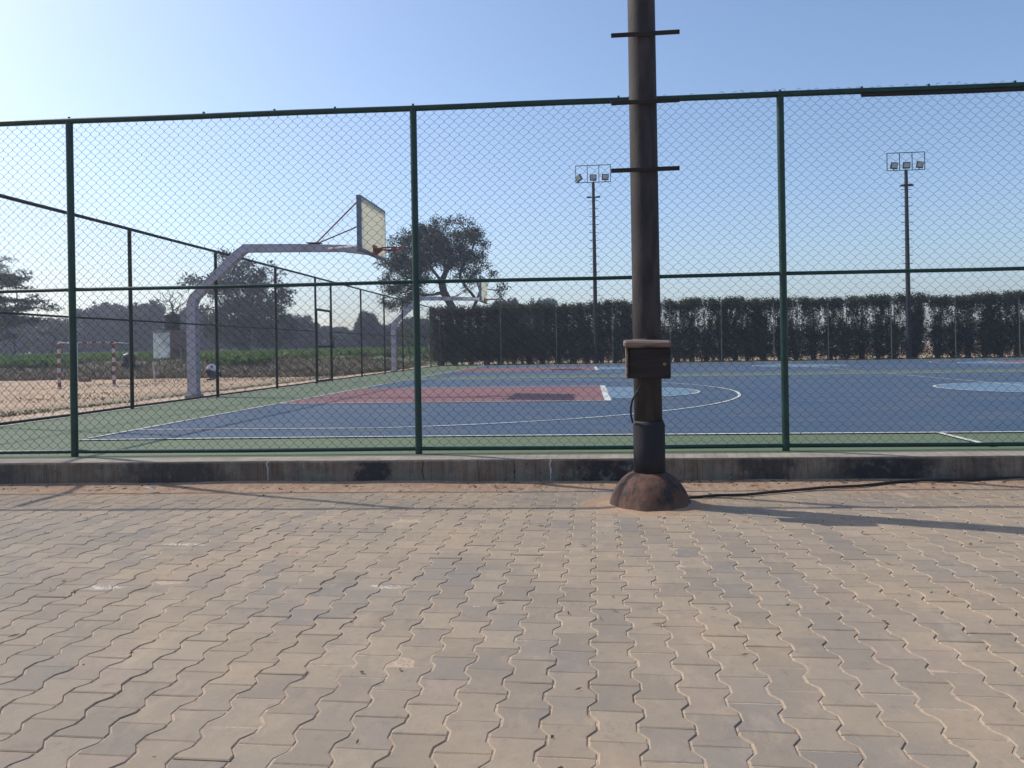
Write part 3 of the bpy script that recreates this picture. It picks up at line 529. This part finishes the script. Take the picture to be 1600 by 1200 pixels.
# ------------------------------------------------------------------ floodlight masts
def mast(px, lamps, label, arm):
    b = at(px, 556, 41.3); x_, y_ = b.x, 41.3; e = empty('floodlight_mast', (x_, y_, -.1), label, 'floodlight mast', 'floodlight masts behind the far fence')
    MB().tube([(x_, y_, -.2), (x_, y_, 5), (x_, y_, 9.83)], [.125, .108, .082], 10).build('mast_pole', M['mast'], e)
    for i in range(19): z_ = 1.1+i*.43; MB().tube([(x_-.27, y_, z_), (x_+.27, y_, z_)], .015, 5).build('climbing_rung', M['mast'], e)
    z0, z1 = 9.85, 10.77; W = 1.88; fr = MB(); tl = .012
    for i in range(4): xx = x_-W/2+W*i/3; fr.beam((xx, y_, z0), (xx, y_, z1), .035)
    for z_ in (z0, z1): fr.beam((x_-W/2-.017, y_-.001, z_), (x_+W/2+.017, y_-.001, z_), .036)
    fr.build('lamp_frame', M['mast'], e)
    for i, (dx_, rz_, ry_) in enumerate(lamps):
        rot = Matrix.Rotation(rz_, 3, 'Z') @ Matrix.Rotation(R(12), 3, 'X') @ Matrix.Rotation(ry_, 3, 'Y'); c = Vector((x_+dx_, y_-.08, z0+.24))
        l = MB().box(c, (.37, .09, .34), rot, .01); l.beam(c+rot@Vector((0, .04, -.1)), (c.x, y_, z0+.01), .03); lo = l.build('floodlight', M['lampbody'], e)
        MB().box(c+rot@Vector((0, -.047, .015)), (.29, .012, .24), rot, .003).build('lamp_glass', M['lampglass'], lo)
    ar = MB(); z_ = 9.03
    ar.beam((x_-.3, y_, z_), (x_+.3, y_, z_), .045)
    for s in (-1, 1): ar.box((x_+s*(.20 if arm else .24), y_-.06, z_+(.03 if arm else 0)), (.26, .2, .06), Matrix.Rotation(R(14*s*arm), 3, 'Y'), .01)
    ar.build('cross_arm', M['mast'], e); return e
mast(931.5, [(-.78, R(-30), R(-22)), (0, 0, R(2)), (.65, R(8), R(1))], 'left floodlight mast, three lamps in a frame, the left lamp knocked askew', 0)
mast(1420.5, [(-.62, R(10), R(3)), (.0, R(4), 0), (.66, R(12), R(6))], 'right floodlight mast with three even lamps and a winged cross arm', 1)

# ------------------------------------------------------------------ trees
def grow(roots, attr, bf=.35):
    """roots: list of polylines given as limbs; attr: Nx3 twig ends. Returns nodes, parents."""
    nodes, par, plen = [], [], []
    for pl in roots:
        prev = -1
        for k, q in enumerate(pl):
            q = np.array(q, float)
            if k == 0 and nodes:
                dd = np.linalg.norm(np.array(nodes)-q, axis=1); prev = int(dd.argmin())
                if dd.min() < .05: continue
            if prev >= 0:
                a0 = nodes[prev]; L = np.linalg.norm(q-a0); m = max(1, int(L/.6))
                for u in range(1, m+1):
                    nodes.append(a0+(q-a0)*u/m+rng.normal(0, .03, 3)*(u < m)); par.append(prev); plen.append(plen[prev]+L/m); prev = len(nodes)-1
            else: nodes.append(q); par.append(-1); plen.append(0.); prev = len(nodes)-1
    A = attr.copy(); N = len(A); root_n = len(nodes)
    P = np.array(nodes); best = np.full(N, 1e9); bi = np.zeros(N, int); plen = list(plen)
    for k in range(len(P)):
        if k < 2: continue
        dcost = np.linalg.norm(A-P[k], axis=1)+bf*plen[k]; m = dcost < best; best[m] = dcost[m]; bi[m] = k
    done = np.zeros(N, bool); leafidx = []
    for _ in range(N):
        c = np.where(done, 1e9, best); j = int(c.argmin()); done[j] = True; prev = int(bi[j]); q = A[j]; a0 = nodes[prev]; L = np.linalg.norm(q-a0); m = max(1, min(4, int(L/.5)))
        for u in range(1, m+1):
            pt = a0+(q-a0)*u/m+rng.normal(0, .05*min(L, 1), 3)*(u < m)+np.array([0, 0, .06*L*math.sin(math.pi*u/m)]); nodes.append(pt); par.append(prev); plen.append(plen[prev]+L/m); prev = len(nodes)-1
            dcost = np.linalg.norm(A-pt, axis=1)+bf*plen[-1]; mm = dcost < best; best[mm] = dcost[mm]; bi[mm] = prev
        leafidx.append(prev)
    return np.array(nodes), np.array(par), leafidx
def skeleton_mesh(nodes, par, r0, rmin, ns=5):
    n = len(nodes); cnt = np.zeros(n); has = np.zeros(n, bool); has[par[par >= 0]] = True; cnt[~has] = 1
    for i in range(n-1, 0, -1):
        if par[i] >= 0: cnt[par[i]] += cnt[i]
    r = np.maximum(rmin, r0*(cnt/cnt.max())**.5); ch = np.where(par >= 0)[0]
    a = nodes[par[ch]]; b = nodes[ch]; d = b-a; L = np.linalg.norm(d, axis=1, keepdims=True)+1e-9; d /= L; up_ = np.where(np.abs(d[:, 2:]) > .9, np.array([[1., 0, 0]]), np.array([[0, 0, 1.]]))
    x = np.cross(d, up_); x /= np.linalg.norm(x, axis=1, keepdims=True); y = np.cross(d, x); ra = np.minimum(r[par[ch]], r[ch]*1.35)[:, None]; rb = r[ch][:, None]
    V = np.zeros((len(ch), 2*ns, 3))
    for k in range(ns):
        an = 2*math.pi*k/ns; q = x*math.cos(an)+y*math.sin(an); V[:, k] = a+q*ra-d*ra*.3; V[:, ns+k] = b+q*rb+d*rb*.3
    f = np.array([[k, (k+1) % ns, ns+(k+1) % ns, ns+k] for k in range(ns)]); return V.reshape(-1, 3), (f[None]+(np.arange(len(ch))*2*ns)[:, None, None]).reshape(-1, 4)
def leaves(cent, per, spread, size, flat=.8, twig=0):
    c = np.repeat(cent, per, 0); n = len(c); o = rng.normal(0, 1, (n, 3)); o /= np.linalg.norm(o, axis=1, keepdims=True); o *= (rng.random((n, 1))**.5)*spread; o[:, 2] *= flat; c = c+o
    u = rng.normal(0, 1, (n, 3)); u /= np.linalg.norm(u, axis=1, keepdims=True); v = np.cross(u, rng.normal(0, 1, (n, 3))); v /= np.linalg.norm(v, axis=1, keepdims=True); s = size*(.5+rng.random((n, 1))); 
    V = np.stack([c-u*s, c+v*s*.5, c+u*s, c-v*s*.5], 1); return V.reshape(-1, 3), np.arange(4*n).reshape(n, 4)
def blobs(bl, dens, Y, depth=.85):
    dens = dens*3.4
    out = []
    for cx, cy, rx, ry in bl:
        c = at(cx, cy, Y); k = (at(cx+1, cy, Y)-c).length; a, b = rx*k, ry*k; n = max(4, int(dens*a*b*a*depth*4.19)); q = rng.normal(0, 1, (n, 3)); q /= np.linalg.norm(q, axis=1, keepdims=True); q *= rng.random((n, 1))**.28
        out.append(np.array(c)+q*np.array([a, a*depth, b]))
    return np.concatenate(out)
def make_tree(name, label, cat, base, limbs, A, r0, lm, per, spread, size, bark='bark', bf=.35, rmin=.012, group=None, flat=.8):
    e = empty(name, base, label, cat, group); nd, pr, li = grow([[tuple(p) for p in l] for l in limbs], A, bf)
    V, Fc = skeleton_mesh(nd, pr, r0, rmin); npmesh('trunk', V, Fc, M[bark], e, loc=base)
    V, Fc = leaves(A, per, spread, size, flat); npmesh('crown', V, Fc, lm, e, loc=base); return e
def L3(pts, Y, dys=None): return [at(x, y, Y+(dys[i] if dys else 0)) for i, (x, y) in enumerate(pts)]
# acacia behind the hedge
Y = 60.; A = blobs([(700, 366, 50, 27), (655, 385, 46, 34), (622, 428, 36, 32), (640, 405, 40, 30), (742, 388, 26, 26), (690, 395, 44, 22), (720, 410, 34, 18), (762, 422, 14, 10), (628, 468, 30, 20), (655, 450, 30, 22), (735, 435, 26, 18), (775, 455, 16, 14)], .62, Y)
base = at(722, 548, Y)
make_tree('acacia_tree', 'large spreading acacia tree rising behind the left end of the hedge', 'tree', base,
    [[base, at(718, 500, Y), at(706, 480, Y)], [at(706, 480, Y), at(694, 458, Y), at(690, 440, Y+.5), at(699, 418, Y), at(704, 398, Y), at(699, 378, Y)], [at(690, 440, Y), at(675, 420, Y-1), at(662, 398, Y-1.5)], [at(699, 418, Y), at(720, 400, Y+1), at(740, 388, Y+1.5)], [at(694, 458, Y), at(660, 462, Y-1), at(632, 478, Y-2)],
     [at(718, 500, Y), at(738, 484, Y+.5), at(750, 455, Y+1), at(745, 438, Y+1.5)], [at(690, 440, Y), at(655, 440, Y+1), at(628, 430, Y+1)]], A, .36, M['leaf_acacia'], 120, .6, .072, bf=.25, rmin=.014)
# hazy broad tree behind the near hoop
Y = 84.; A = blobs([(352, 418, 30, 22), (322, 443, 34, 14), (385, 425, 24, 20), (372, 455, 42, 26), (415, 440, 24, 26), (395, 490, 46, 28), (436, 470, 28, 26), (352, 500, 42, 28), (425, 515, 38, 24), (376, 520, 46, 20)], .16, Y); base = at(385, 551, Y)
make_tree('broad_tree', 'tall hazy tree with airy crown behind the near hoop post', 'tree', base, [[base, at(384, 510, Y), at(374, 470, Y), at(356, 430, Y)], [at(384, 510, Y), at(405, 470, Y), at(412, 445, Y)], [at(374, 470, Y), at(340, 448, Y+1)]], A, .4, M['leaf_far'], 100, 1.0, .14, 'bark_far', rmin=.03)
# acacia at the left edge
Y = 56.; A = blobs([(-25, 412, 42, 14), (8, 430, 36, 10), (-10, 445, 60, 12), (35, 440, 32, 7), (20, 468, 50, 9), (-20, 480, 60, 16), (55, 482, 30, 8), (30, 505, 45, 10), (-30, 515, 50, 18), (-70, 450, 45, 40)], .36, Y); base = at(-70, 562, Y)
make_tree('acacia_tree', 'feathery layered acacia reaching in from the left edge of the picture', 'tree', base, [[base, at(-66, 520, Y), at(-50, 480, Y), at(-30, 440, Y), at(0, 428, Y)], [at(-50, 480, Y), at(-10, 470, Y), at(40, 468, Y)], [at(-66, 520, Y), at(-20, 505, Y), at(35, 502, Y-1)]], A, .4, M['leaf_acacia'], 130, .75, .075, bf=.25, rmin=.016, flat=.35)
# bare tree above the water tank
Y = 70.; A = blobs([(262, 462, 24, 16), (280, 470, 22, 14), (268, 480, 20, 10)], 1.1, Y); base = at(272, 551, Y); e = empty('bare_tree', base, 'leafless twiggy tree above the black water tank', 'tree')
nd, pr, li = grow([[base, at(271, 510, Y), at(270, 485, Y)]], A, .3); V, Fc = skeleton_mesh(nd, pr, .11, .012); npmesh('trunk', V, Fc, M['bark_far'], e, loc=base)
# far tree line: four shapes, copied and turned
def proto(seed, w_, h_, name):
    global rng
    rng = np.random.default_rng(seed); pts = []
    for k in range(9):
        a = rng.uniform(0, 6.28); q = rng.uniform(0, .62)*w_/2; c = np.array([q*math.cos(a), q*math.sin(a), h_*rng.uniform(.38, .80)]); s = rng.uniform(.24, .38)*w_/1.2
        o = rng.normal(0, 1, (26, 3)); o /= np.linalg.norm(o, axis=1, keepdims=True); o *= rng.random((26, 1))**.3*s; o[:, 2] *= .7; pts.append(c+o)
    low = rng.uniform(-1, 1, (40, 3))*np.array([w_*.36, w_*.36, h_*.16])+np.array([0, 0, h_*.22]); pts.append(low); A = np.concatenate(pts); A[:, 2] = np.clip(A[:, 2], .5, h_*.98)
    e = bpy.data.objects.new(name, None); COL.objects.link(e); nd, pr, li = grow([[(0, 0, -.3), (.1, 0, h_*.2), (0, .1, h_*.4)]], A, .3)
    V, Fc = skeleton_mesh(nd, pr, .32, .04); npmesh('trunk', V, Fc, M['bark_far'], e); V, Fc = leaves(A, 110, 1.2, .24, .8); npmesh('crown', V, Fc, M['leaf_far'], e); return e
protos = [proto(11, 11, 8, 'far_tree'), proto(12, 13, 8.5, 'far_tree'), proto(13, 9, 8, 'far_tree'), proto(14, 12, 7.5, 'far_tree')]
used = [False]*4
TL = [(28, 497, 118, 60, 'far tree under the feathery acacia at the left edge'), (-20, 488, 122, 70, 'far tree half outside the left edge of the picture, in the tree line'), (88, 497, 112, 64, 'far tree just left of the first green fence post'), (140, 489, 120, 64, 'far tree above the left half of the goal crossbar'), (172, 478, 126, 60, 'rounded far tree above the right striped goal post'), (208, 486, 116, 50, 'far tree right above the black barrel'), (236, 470, 120, 58, 'taller dark far tree just left of the water tank'),
      (300, 488, 125, 60, 'far tree between the water tank and the near hoop post'), (335, 492, 135, 60, 'far tree behind the squatting person'), (462, 494, 118, 60, 'far tree just right of the broad hazy tree'), (440, 500, 130, 60, 'low far tree beneath the right side of the broad hazy tree'), (488, 508, 124, 46, 'lower far tree just left of the fence gate'), (532, 512, 130, 56, 'far tree right behind the fence gate'), (574, 490, 116, 52, 'pointed far tree beyond the fence right of the gate'), (602, 506, 122, 40, 'small far tree left of the farther hoop post'),
      (640, 500, 112, 50, 'far tree behind the farther hoop post'), (676, 502, 120, 46, 'far tree left of the corner of the far fence'), (398, 505, 140, 80, 'wide far tree behind the trunk of the broad hazy tree'), (792, 466, 95, 62, 'domed far tree peeping over the hedge right of the farther hoop'), (845, 474, 130, 60, 'low far tree peeping over the hedge left of the left floodlight mast')]
tl_objs = []
for i, (cx, ty, Y, wpx, lab) in enumerate(TL):
    k = i % 4; top = at(cx, ty, Y); g_ = float(zg(top.x, Y)); b = Vector((top.x, Y, g_)); o = protos[k] if not used[k] else copy_tree(protos[k]); used[k] = True
    hz = (8, 8.5, 8, 7.5)[k]; wz = (11, 13, 9, 12)[k]; s = (top.z-g_)/hz; wd = (at(cx+wpx, ty, Y)-at(cx, ty, Y)).length*1.25/wz; o.location = b; o.rotation_euler = (0, 0, i*1.7); o.scale = (wd, wd, s); tag(o, lab, 'tree', 'trees of the hazy far tree line')

# scrub and yellow-green shrubs by the far corner
def bush(cx, cy, rx, ry, Y, lm, lab, per=30, dens=1.2, name='scrub_bush', sz=.05):
    A = blobs([(cx, cy, rx, ry), (cx-rx*.4, cy+ry*.4, rx*.6, ry*.6), (cx+rx*.4, cy+ry*.5, rx*.5, ry*.5)], dens, Y); g_ = float(zg(at(cx, cy, Y).x, Y)); b = Vector((at(cx, cy, Y).x, Y, g_)); A[:, 2] = np.maximum(A[:, 2], g_+.05)
    e = empty(name, b, lab, 'bush', 'bushes beyond the left fence'); nd, pr, li = grow([[b, b+Vector((0, 0, .15)), b+Vector((.02, 0, .3))]], A, .3); V, Fc = skeleton_mesh(nd, pr, .05, .006, 4); npmesh('stem', V, Fc, M['bark'], e, loc=b); V, Fc = leaves(A, per, .28, sz); npmesh('foliage', V, Fc, lm, e, loc=b)
bush(640, 522, 15, 16, 50, M['leaf_yellow'], 'yellow-green shrub just right of the farther hoop post', dens=.5)
bush(606, 545, 17, 18, 52, M['leaf_tan'], 'brownish scrub bush left of the farther hoop post', dens=.35)
bush(570, 556, 16, 10, 50, M['leaf_tan'], 'low tan scrub right of the gate, at the edge of the field', dens=.4)
bush(653, 556, 20, 14, 46, M['leaf_tan'], 'wide tan scrub bush behind the near green post', dens=.4)
bush(684, 548, 16, 20, 47, M['leaf_tan'], 'tall tan scrub bush at the corner of the fences', dens=.4)
bush(672, 515, 14, 16, 52, M['leaf_far'], 'dark leafy bush behind the fence corner', dens=.5)
bush(472, 556, 22, 6, 47, M['leaf_yellow'], 'low bright green bush left of the gate, at the field edge', dens=.8)
bush(12, 520, 55, 26, 52, M['leaf_yellow'], 'yellow-green thicket under the acacia at the left edge', per=14, dens=.18, sz=.07)
bush(80, 510, 22, 18, 58, M['leaf_yellow'], 'yellow-green shrub left of the first green post, above the goal', per=10, dens=.25, sz=.07)

# ------------------------------------------------------------------ hedge of clipped shrubs
def shrub_mesh(seed, dense):
    global rng
    rng = np.random.default_rng(seed); H = 3.42; st = []
    ns = 12; sv, sf = [], []
    tops = []
    for k in range(ns):
        a = rng.uniform(0, 6.28); x0, y0 = rng.uniform(-.16, .16), rng.uniform(-.1, .1); x1, y1 = rng.uniform(-.55, .55), rng.uniform(-.3, .3); pl = [(x0, y0, -.05)]
        for q in np.linspace(.18, 1, 7): pl.append((x0+(x1-x0)*q**.7+rng.normal(0, .025), y0+(y1-y0)*q**.7+rng.normal(0, .025), q*(H-rng.uniform(0, .25))))
        tops.append(pl); b = MB(); b.tube(pl, [.026, .022, .019, .016, .013, .010, .007, .004], 4, False); o = len(sv); sv += b.v; sf += [tuple(i+o for i in f) for f in b.f]
    C_ = []
    for pl in tops:
        P = np.array(pl)
        for _ in range(46 if dense else 34):
            u = rng.random(); z = .25+u*(H-.3)
            prob = 1.0 if z < 1.7 else (.75 if dense else .36) if z < 2.95 else 1.0
            if z < .30: prob = .35
            if rng.random() > prob: continue
            i = np.searchsorted(P[:, 2], z)-1; i = min(max(i, 0), len(P)-2); f = (z-P[i, 2])/(P[i+1, 2]-P[i, 2]+1e-6); f = min(max(f, 0), 1); c = P[i]*(1-f)+P[i+1]*f; sp = .22 if z < 1.8 else .10 if z < 2.9 else .17
            C_.append(c+rng.normal(0, 1, 3)*np.array([sp, sp*.8, .1]))
    for _ in range(60): C_.append(np.array([rng.uniform(-.6, .6), rng.uniform(-.35, .35), H-.03-.34*rng.random()**1.5]))
    for _ in range(150 if dense else 95): C_.append(np.array([rng.uniform(-.58, .58), rng.uniform(-.36, .36), .28+1.75*rng.random()**(.85 if dense else 1.15)]))
    for _ in range(150 if dense else 62):
        k = rng.integers(0, len(tops)); P = np.array(tops[k]); i = rng.integers(3, len(P)-1); f = rng.random(); C_.append(P[i]*(1-f)+P[i+1]*f+rng.normal(0, 1, 3)*np.array([.11, .12, .05]))
    C_ = np.array(C_); V, Fc = leaves(C_, 20, .13, .040, 2.0); return sv, sf, V, Fc
shr = []
for s in range(6): shr.append(shrub_mesh(100+s, s >= 3))
hx = -8.35; i = 0; first = {}
rnd_ = random.Random(9)
while hx < 27.5:
    dense = hx < -3.8 or rnd_.random() < .25; k = (3+i % 3) if dense else i % 3; loc = Vector((hx, 42.5+rnd_.uniform(-.18, .18), -.08))
    px_here = None
    if k not in first:
        sv, sf, V, Fc = shr[k]; e = bpy.data.objects.new('hedge_shrub', None); COL.objects.link(e); b = MB(); b.v = list(sv); b.f = list(sf); b.smooth = [True]*len(sf); b.build('stems', M['bark'], e); npmesh('foliage', V, Fc, M['leaf_hedge'], e); first[k] = e; o = e
    else: o = copy_tree(first[k])
    o.location = loc; o.rotation_euler = (0, 0, rnd_.choice((0, math.pi))+rnd_.uniform(-.3, .3)); o.scale = (1, 1, rnd_.uniform(.96, 1.03))
    tag(o, 'clipped dark green shrub, one of the even row forming the hedge behind the far fence', 'shrub', 'shrubs of the clipped hedge')
    hx += rnd_.uniform(.72, .92) if not (0.9 < hx < 1.3 or 17.1 < hx < 17.6) else 1.25; i += 1
rng = np.random.default_rng(77)

# ------------------------------------------------------------------ field, grass
def tufts(n, fx, fyy, h, wd, lm, name, label, cat, lean=.5, msk=None):
    x = rng.uniform(*fx, n); u = rng.random(n); y = fyy[0]+(fyy[1]-fyy[0])*u**1.6
    if msk is not None: k = msk(x, y); x = x[k]; y = y[k]; n = len(x)
    z = zg(x, y); a = rng.uniform(0, 6.28, n); hh = h*(.5+rng.random(n)); ww = wd*(.6+.8*rng.random(n)); lx, ly = rng.normal(0, lean, n)*hh, rng.normal(0, lean, n)*hh; dx_, dy_ = np.cos(a)*ww, np.sin(a)*ww
    V = np.stack([np.stack([x-dx_, y-dy_, z-.02], -1), np.stack([x+dx_, y+dy_, z-.02], -1), np.stack([x+dx_*.6+lx, y+dy_*.6+ly, z+hh], -1), np.stack([x-dx_*.6+lx*.8, y-dy_*.6+ly, z+hh*.8], -1)], 1)
    o = npmesh(name, V.reshape(-1, 3), np.arange(4*n).reshape(n, 4), lm); tag(o, label, cat, kind='stuff')
tufts(52000, (-75, -9), (43.9, 105), .34, .10, M['crop'], 'crop_plants', 'low leafy green crop covering the field beyond the earth bank', 'crops', .6, lambda x, y: ((x < -13-(y-45)*.05) | (rng.random(len(x)) < .15)) & ~((x > -32) & (x < -23) & (y < 49)) & ((x < -19.5) | (y > 52)))
tufts(9000, (-40, -10), (40.8, 46.5), .16, .03, M['drygrass'], 'dry_grass', 'dry brown grass and weeds on the earth bank', 'grass', .8)
tufts(7000, (-24, -10), (9, 40), .045, .02, M['drygrass'], 'dry_grass', 'sparse dry grass on the sandy ground beyond the left fence', 'grass', .9, lambda x, y: (vnoise(x, y, 61, .35) > -.05) & (x < LX(y)-2.2))
tufts(2500, (-8, 27), (41.3, 44.5), .13, .03, M['crop'], 'weeds', 'low green weeds at the foot of the hedge', 'weeds', .7, lambda x, y: vnoise(x, y, 64, .8) > -.1)

# ------------------------------------------------------------------ goal, tower, barrel, person
def stripe_mat(name, axis, w_=.2):
    m = bpy.data.materials.new(name); m.use_nodes = True; t = NT(m); p = t.sep(t.pos())[axis]; f = t.math('FRACT', t.math('DIVIDE', p, w_*2)); q = t.math('GREATER_THAN', f, .5)
    t._in(t.b.inputs['Base Color'], t.mix(q, (0.22, 0.045, 0.04), (0.48, 0.46, 0.43))); t.b.inputs['Roughness'].default_value = .6; return m
g1, g2 = Vector((-22.0, 29.5, 0)), Vector((-21.1, 31.8, 0)); zb = -.54; zt = 1.47; dp = Vector((.8, .02, 0))
go = empty('handball_goal', (g1+g2)/2+Vector((0, 0, zb)), 'red and white striped handball goal frame standing on the sandy ground', 'goal')
SV_, SH_ = stripe_mat('stripes_upright', 2), stripe_mat('stripes_crossbar', 1)
for g in (g1, g2): MB().box((g.x, g.y, (zb+zt)/2-.02), (.1, .1, zt-zb), None, .006).build('goal_post', SV_, go)
MB().beam(g1+Vector((0, 0, zt)), g2+Vector((0, 0, zt)), .09).build('crossbar', SH_, go)
for g in (g1, g2):
    b = MB(); b.tube([g+Vector((.04, 0, zt)), g+dp+Vector((0, 0, zt-.06)), g+dp*.98+Vector((0, 0, zb+.05)), g+Vector((.05, 0, zb+.03))], .022, 6); b.build('back_frame', M['white'], go)
# brick water tower with tank
tb = at(268, 567, 47.0); gz = float(zg(tb.x, 47)); tw = empty('tank_stand', (tb.x, 47, gz), 'small square brick stand with one whitewashed face beside the field', 'tank stand')
a0 = at(240, 560, 47.6).x; a1 = at(266, 560, 46.9).x; a2 = at(294, 560, 48.3).x; ztop = at(268, 518, 47).z
Wv = MB(); q0, q1, q2 = Vector((a0, 47.6, 0)), Vector((a1, 46.9, 0)), Vector((a2+.25, 47.9, 0)); q3 = q0+q2-q1
Wv.add([(q.x, q.y, z_) for z_ in (gz-.1, ztop) for q in (q0, q1, q2, q3)], [(0, 1, 5, 4), (1, 2, 6, 5), (2, 3, 7, 6), (3, 0, 4, 7), (4, 5, 6, 7), (3, 2, 1, 0)]); Wv.build('tower_wall', M['tower_brick'], tw)
dq = (q1-q0).normalized(); nn_ = Vector((dq.y, -dq.x, 0))*.012; Pn = MB(); Pn.add([q0+nn_*s+Vector((0, 0, gz)) for s in (.2,)]+[q1+nn_*.2+Vector((0, 0, gz)), q1+nn_*.2+Vector((0, 0, ztop-.03)), q0+nn_*.2+Vector((0, 0, ztop-.03))]+[q0+nn_+Vector((0, 0, gz)), q1+nn_+Vector((0, 0, gz)), q1+nn_+Vector((0, 0, ztop-.03)), q0+nn_+Vector((0, 0, ztop-.03))], [(4, 5, 6, 7), (7, 6, 2, 3), (0, 4, 7, 3), (5, 1, 2, 6)]); Pn.build('whitewashed_face', M['plaster'], tw)
mid = (q0+q2)/2; MB().box((mid.x, mid.y, ztop+.04), (1.75, 1.5, .08), Matrix.Rotation(R(-20), 3, 'Z'), .01).build('slab', M['concrete_foot'], tw)
so_ = (q1+q2)/2; MB().box((so_.x+.25, so_.y-.25, gz+.75), (.7, .35, .06), Matrix.Rotation(R(33), 3, 'Z'), .01).box((so_.x+.25, so_.y-.25, gz+.36), (.1, .1, .7), None, .01).build('wash_shelf', M['concrete_foot'], tw)
tx_ = at(267, 500, 47.2).x; zt0 = ztop+.08
MB().lathe([(.50, 0), (.53, .05), (.53, .22), (.515, .24), (.53, .26), (.53, .48), (.515, .5), (.53, .52), (.53, .78), (.515, .80), (.53, .82), (.53, 1.0), (.46, 1.08), (.25, 1.13), (.22, 1.14), (.22, 1.22), (.02, 1.23)], (tx_, 47.3, zt0), 28).build('water_tank', M['black_tank'])
tag(bpy.data.objects['water_tank'], 'black ribbed plastic water tank on top of the brick stand', 'water tank')
q = at(201, 571, 44.0); gz = float(zg(q.x, 44))
br = MB(); br.lathe([(.33, 0), (.36, .04), (.37, .3), (.355, .32), (.37, .34), (.37, .66), (.33, .74), (.16, .78), (.15, .84), (.02, .85)], (0, 0, 0), 24); bo = br.build('water_barrel', M['black_tank']); bo.location = (q.x, 44, gz-.03); bo.rotation_euler = (0, R(4), 0); tag(bo, 'black plastic barrel standing on the bank right of the goal', 'barrel')
q = at(239, 566, 36.0); q2_ = at(243, 600, 36.0); g_ = float(zg(q.x, 36)); MB().tube([(q2_.x, 36, g_-.05), (q.x, 36, q.z)], [.055, .045], 8).build('marker_post', M['pinkpost']); tag(bpy.data.objects['marker_post'], 'short pale pink leaning post between the goal and the near hoop', 'post')
q = at(127, 587, 38); g_ = float(zg(q.x, 38)); sb = MB().box((q.x+.2, 38, g_+.1), (.55, .3, .24), Matrix.Rotation(R(12), 3, 'Z'), .03); tag(sb.build('stone_block', M['tower_brick']), 'low dark block lying behind the goal mouth', 'block')

def skin(name, chains, m, parent, sub=2):
    me = bpy.data.meshes.new(name); vs, es, rad = [], [], []; key = {}
    for ch in chains:
        pv_ = None
        for (p_, r_) in ch:
            k = tuple(round(c, 3) for c in p_)
            if k not in key: key[k] = len(vs); vs.append(p_); rad.append(r_)
            i_ = key[k]
            if pv_ is not None and pv_ != i_: es.append((pv_, i_))
            pv_ = i_
    me.from_pydata(vs, es, []); o = bpy.data.objects.new(name, me); COL.objects.link(o); md_ = o.modifiers.new('s', 'SKIN'); md_.use_smooth_shade = True
    for i_, r_ in enumerate(rad): me.skin_vertices[0].data[i_].radius = (r_, r_)
    me.skin_vertices[0].data[0].use_root = True; s_ = o.modifiers.new('u', 'SUBSURF'); s_.levels = s_.render_levels = sub
    dg = bpy.context.evaluated_depsgraph_get(); me2 = bpy.data.meshes.new_from_object(o.evaluated_get(dg)); o.modifiers.clear(); o.data = me2; me2.materials.clear(); me2.materials.append(m); o.parent = parent; return o
q = at(331, 590, 38.0); pe = empty('person', (q.x, 38.0, float(zg(q.x, 38))), 'person in pale shirt and dark trousers squatting on the sand beyond the hoop post', 'person')
# squatting, facing -x; origin between the feet
pel = ((.30, 0, .30), .13); body = [[pel, ((.20, 0, .45), .125), ((.06, 0, .60), .14), ((-.06, 0, .70), .10), ((-.15, 0, .76), .05), ((-.23, 0, .83), .085), ((-.26, 0, .90), .075)]]
for s in (-1, 1):
    body.append([pel, ((.24, .11*s, .30), .09), ((-.16, .17*s, .44), .06), ((.06, .15*s, .10), .04), ((-.02, .15*s, .04), .035), ((-.18, .17*s, .03), .03)])
    hnd = (-.36, .10*s, .20); body.append([((.06, 0, .60), .14), ((-.02, .17*s, .64), .055), ((-.18, .21*s, .44), .042), ((-.33, .12*s, .25), .028), (hnd, .024)])
    for k in range(5):
        w1 = (-.40 if k else -.37, .10*s+(k-2)*.018+(.03*-s if k == 0 else 0), .16); w2 = (w1[0]-.01, w1[1], w1[2]-.035-.006*(2-abs(k-2))); body.append([(hnd, .024), (w1, .009), (w2, .007)])
skin('body', body, M['skin'], pe)
skin('shirt', [[((.33, 0, .31), .155), ((.21, 0, .46), .15), ((.06, 0, .61), .165), ((-.05, 0, .69), .12)]]+[[((.06, 0, .61), .165), ((-.02, .18*s, .64), .075), ((-.13, .21*s, .51), .06)] for s in (-1, 1)], M['shirt'], pe)
skin('trousers', [[((.31, 0, .27), .15), ((.24, .12*s, .30), .108), ((-.16, .17*s, .45), .075), ((.05, .15*s, .11), .055), ((.03, .15*s, .07), .05)] for s in (-1, 1)], M['jeans'], pe)
skin('hair', [[((-.195, 0, .85), .09), ((-.215, 0, .92), .105), ((-.26, 0, .95), .08)]], M['hair'], pe)
skin('shoe', [[((.03, .15, .04), .045), ((-.16, .165, .035), .04)]], M['hair'], pe); skin('shoe', [[((.03, -.15, .04), .045), ((-.16, -.165, .035), .04)]], M['hair'], pe)

pe.scale = (1.14, 1.14, 1.14)

# ------------------------------------------------------------------ haze
if HAZE:
    hb = MB().box((-10, 120, 8), (420, 300, 22)); ho = hb.build('haze', bpy.data.materials.new('haze_air')); hm = ho.data.materials[0]; hm.use_nodes = True; n_ = hm.node_tree; n_.nodes.remove(n_.nodes['Principled BSDF'])
    pv_ = n_.nodes.new('ShaderNodeVolumePrincipled'); pv_.inputs['Density'].default_value = HAZE; pv_.inputs['Color'].default_value = (.72, .80, 1, 1); pv_.inputs['Anisotropy'].default_value = .35; n_.links.new(pv_.outputs[0], n_.nodes['Material Output'].inputs['Volume']); tag(ho, 'thin pale air haze', 'haze', kind='stuff')
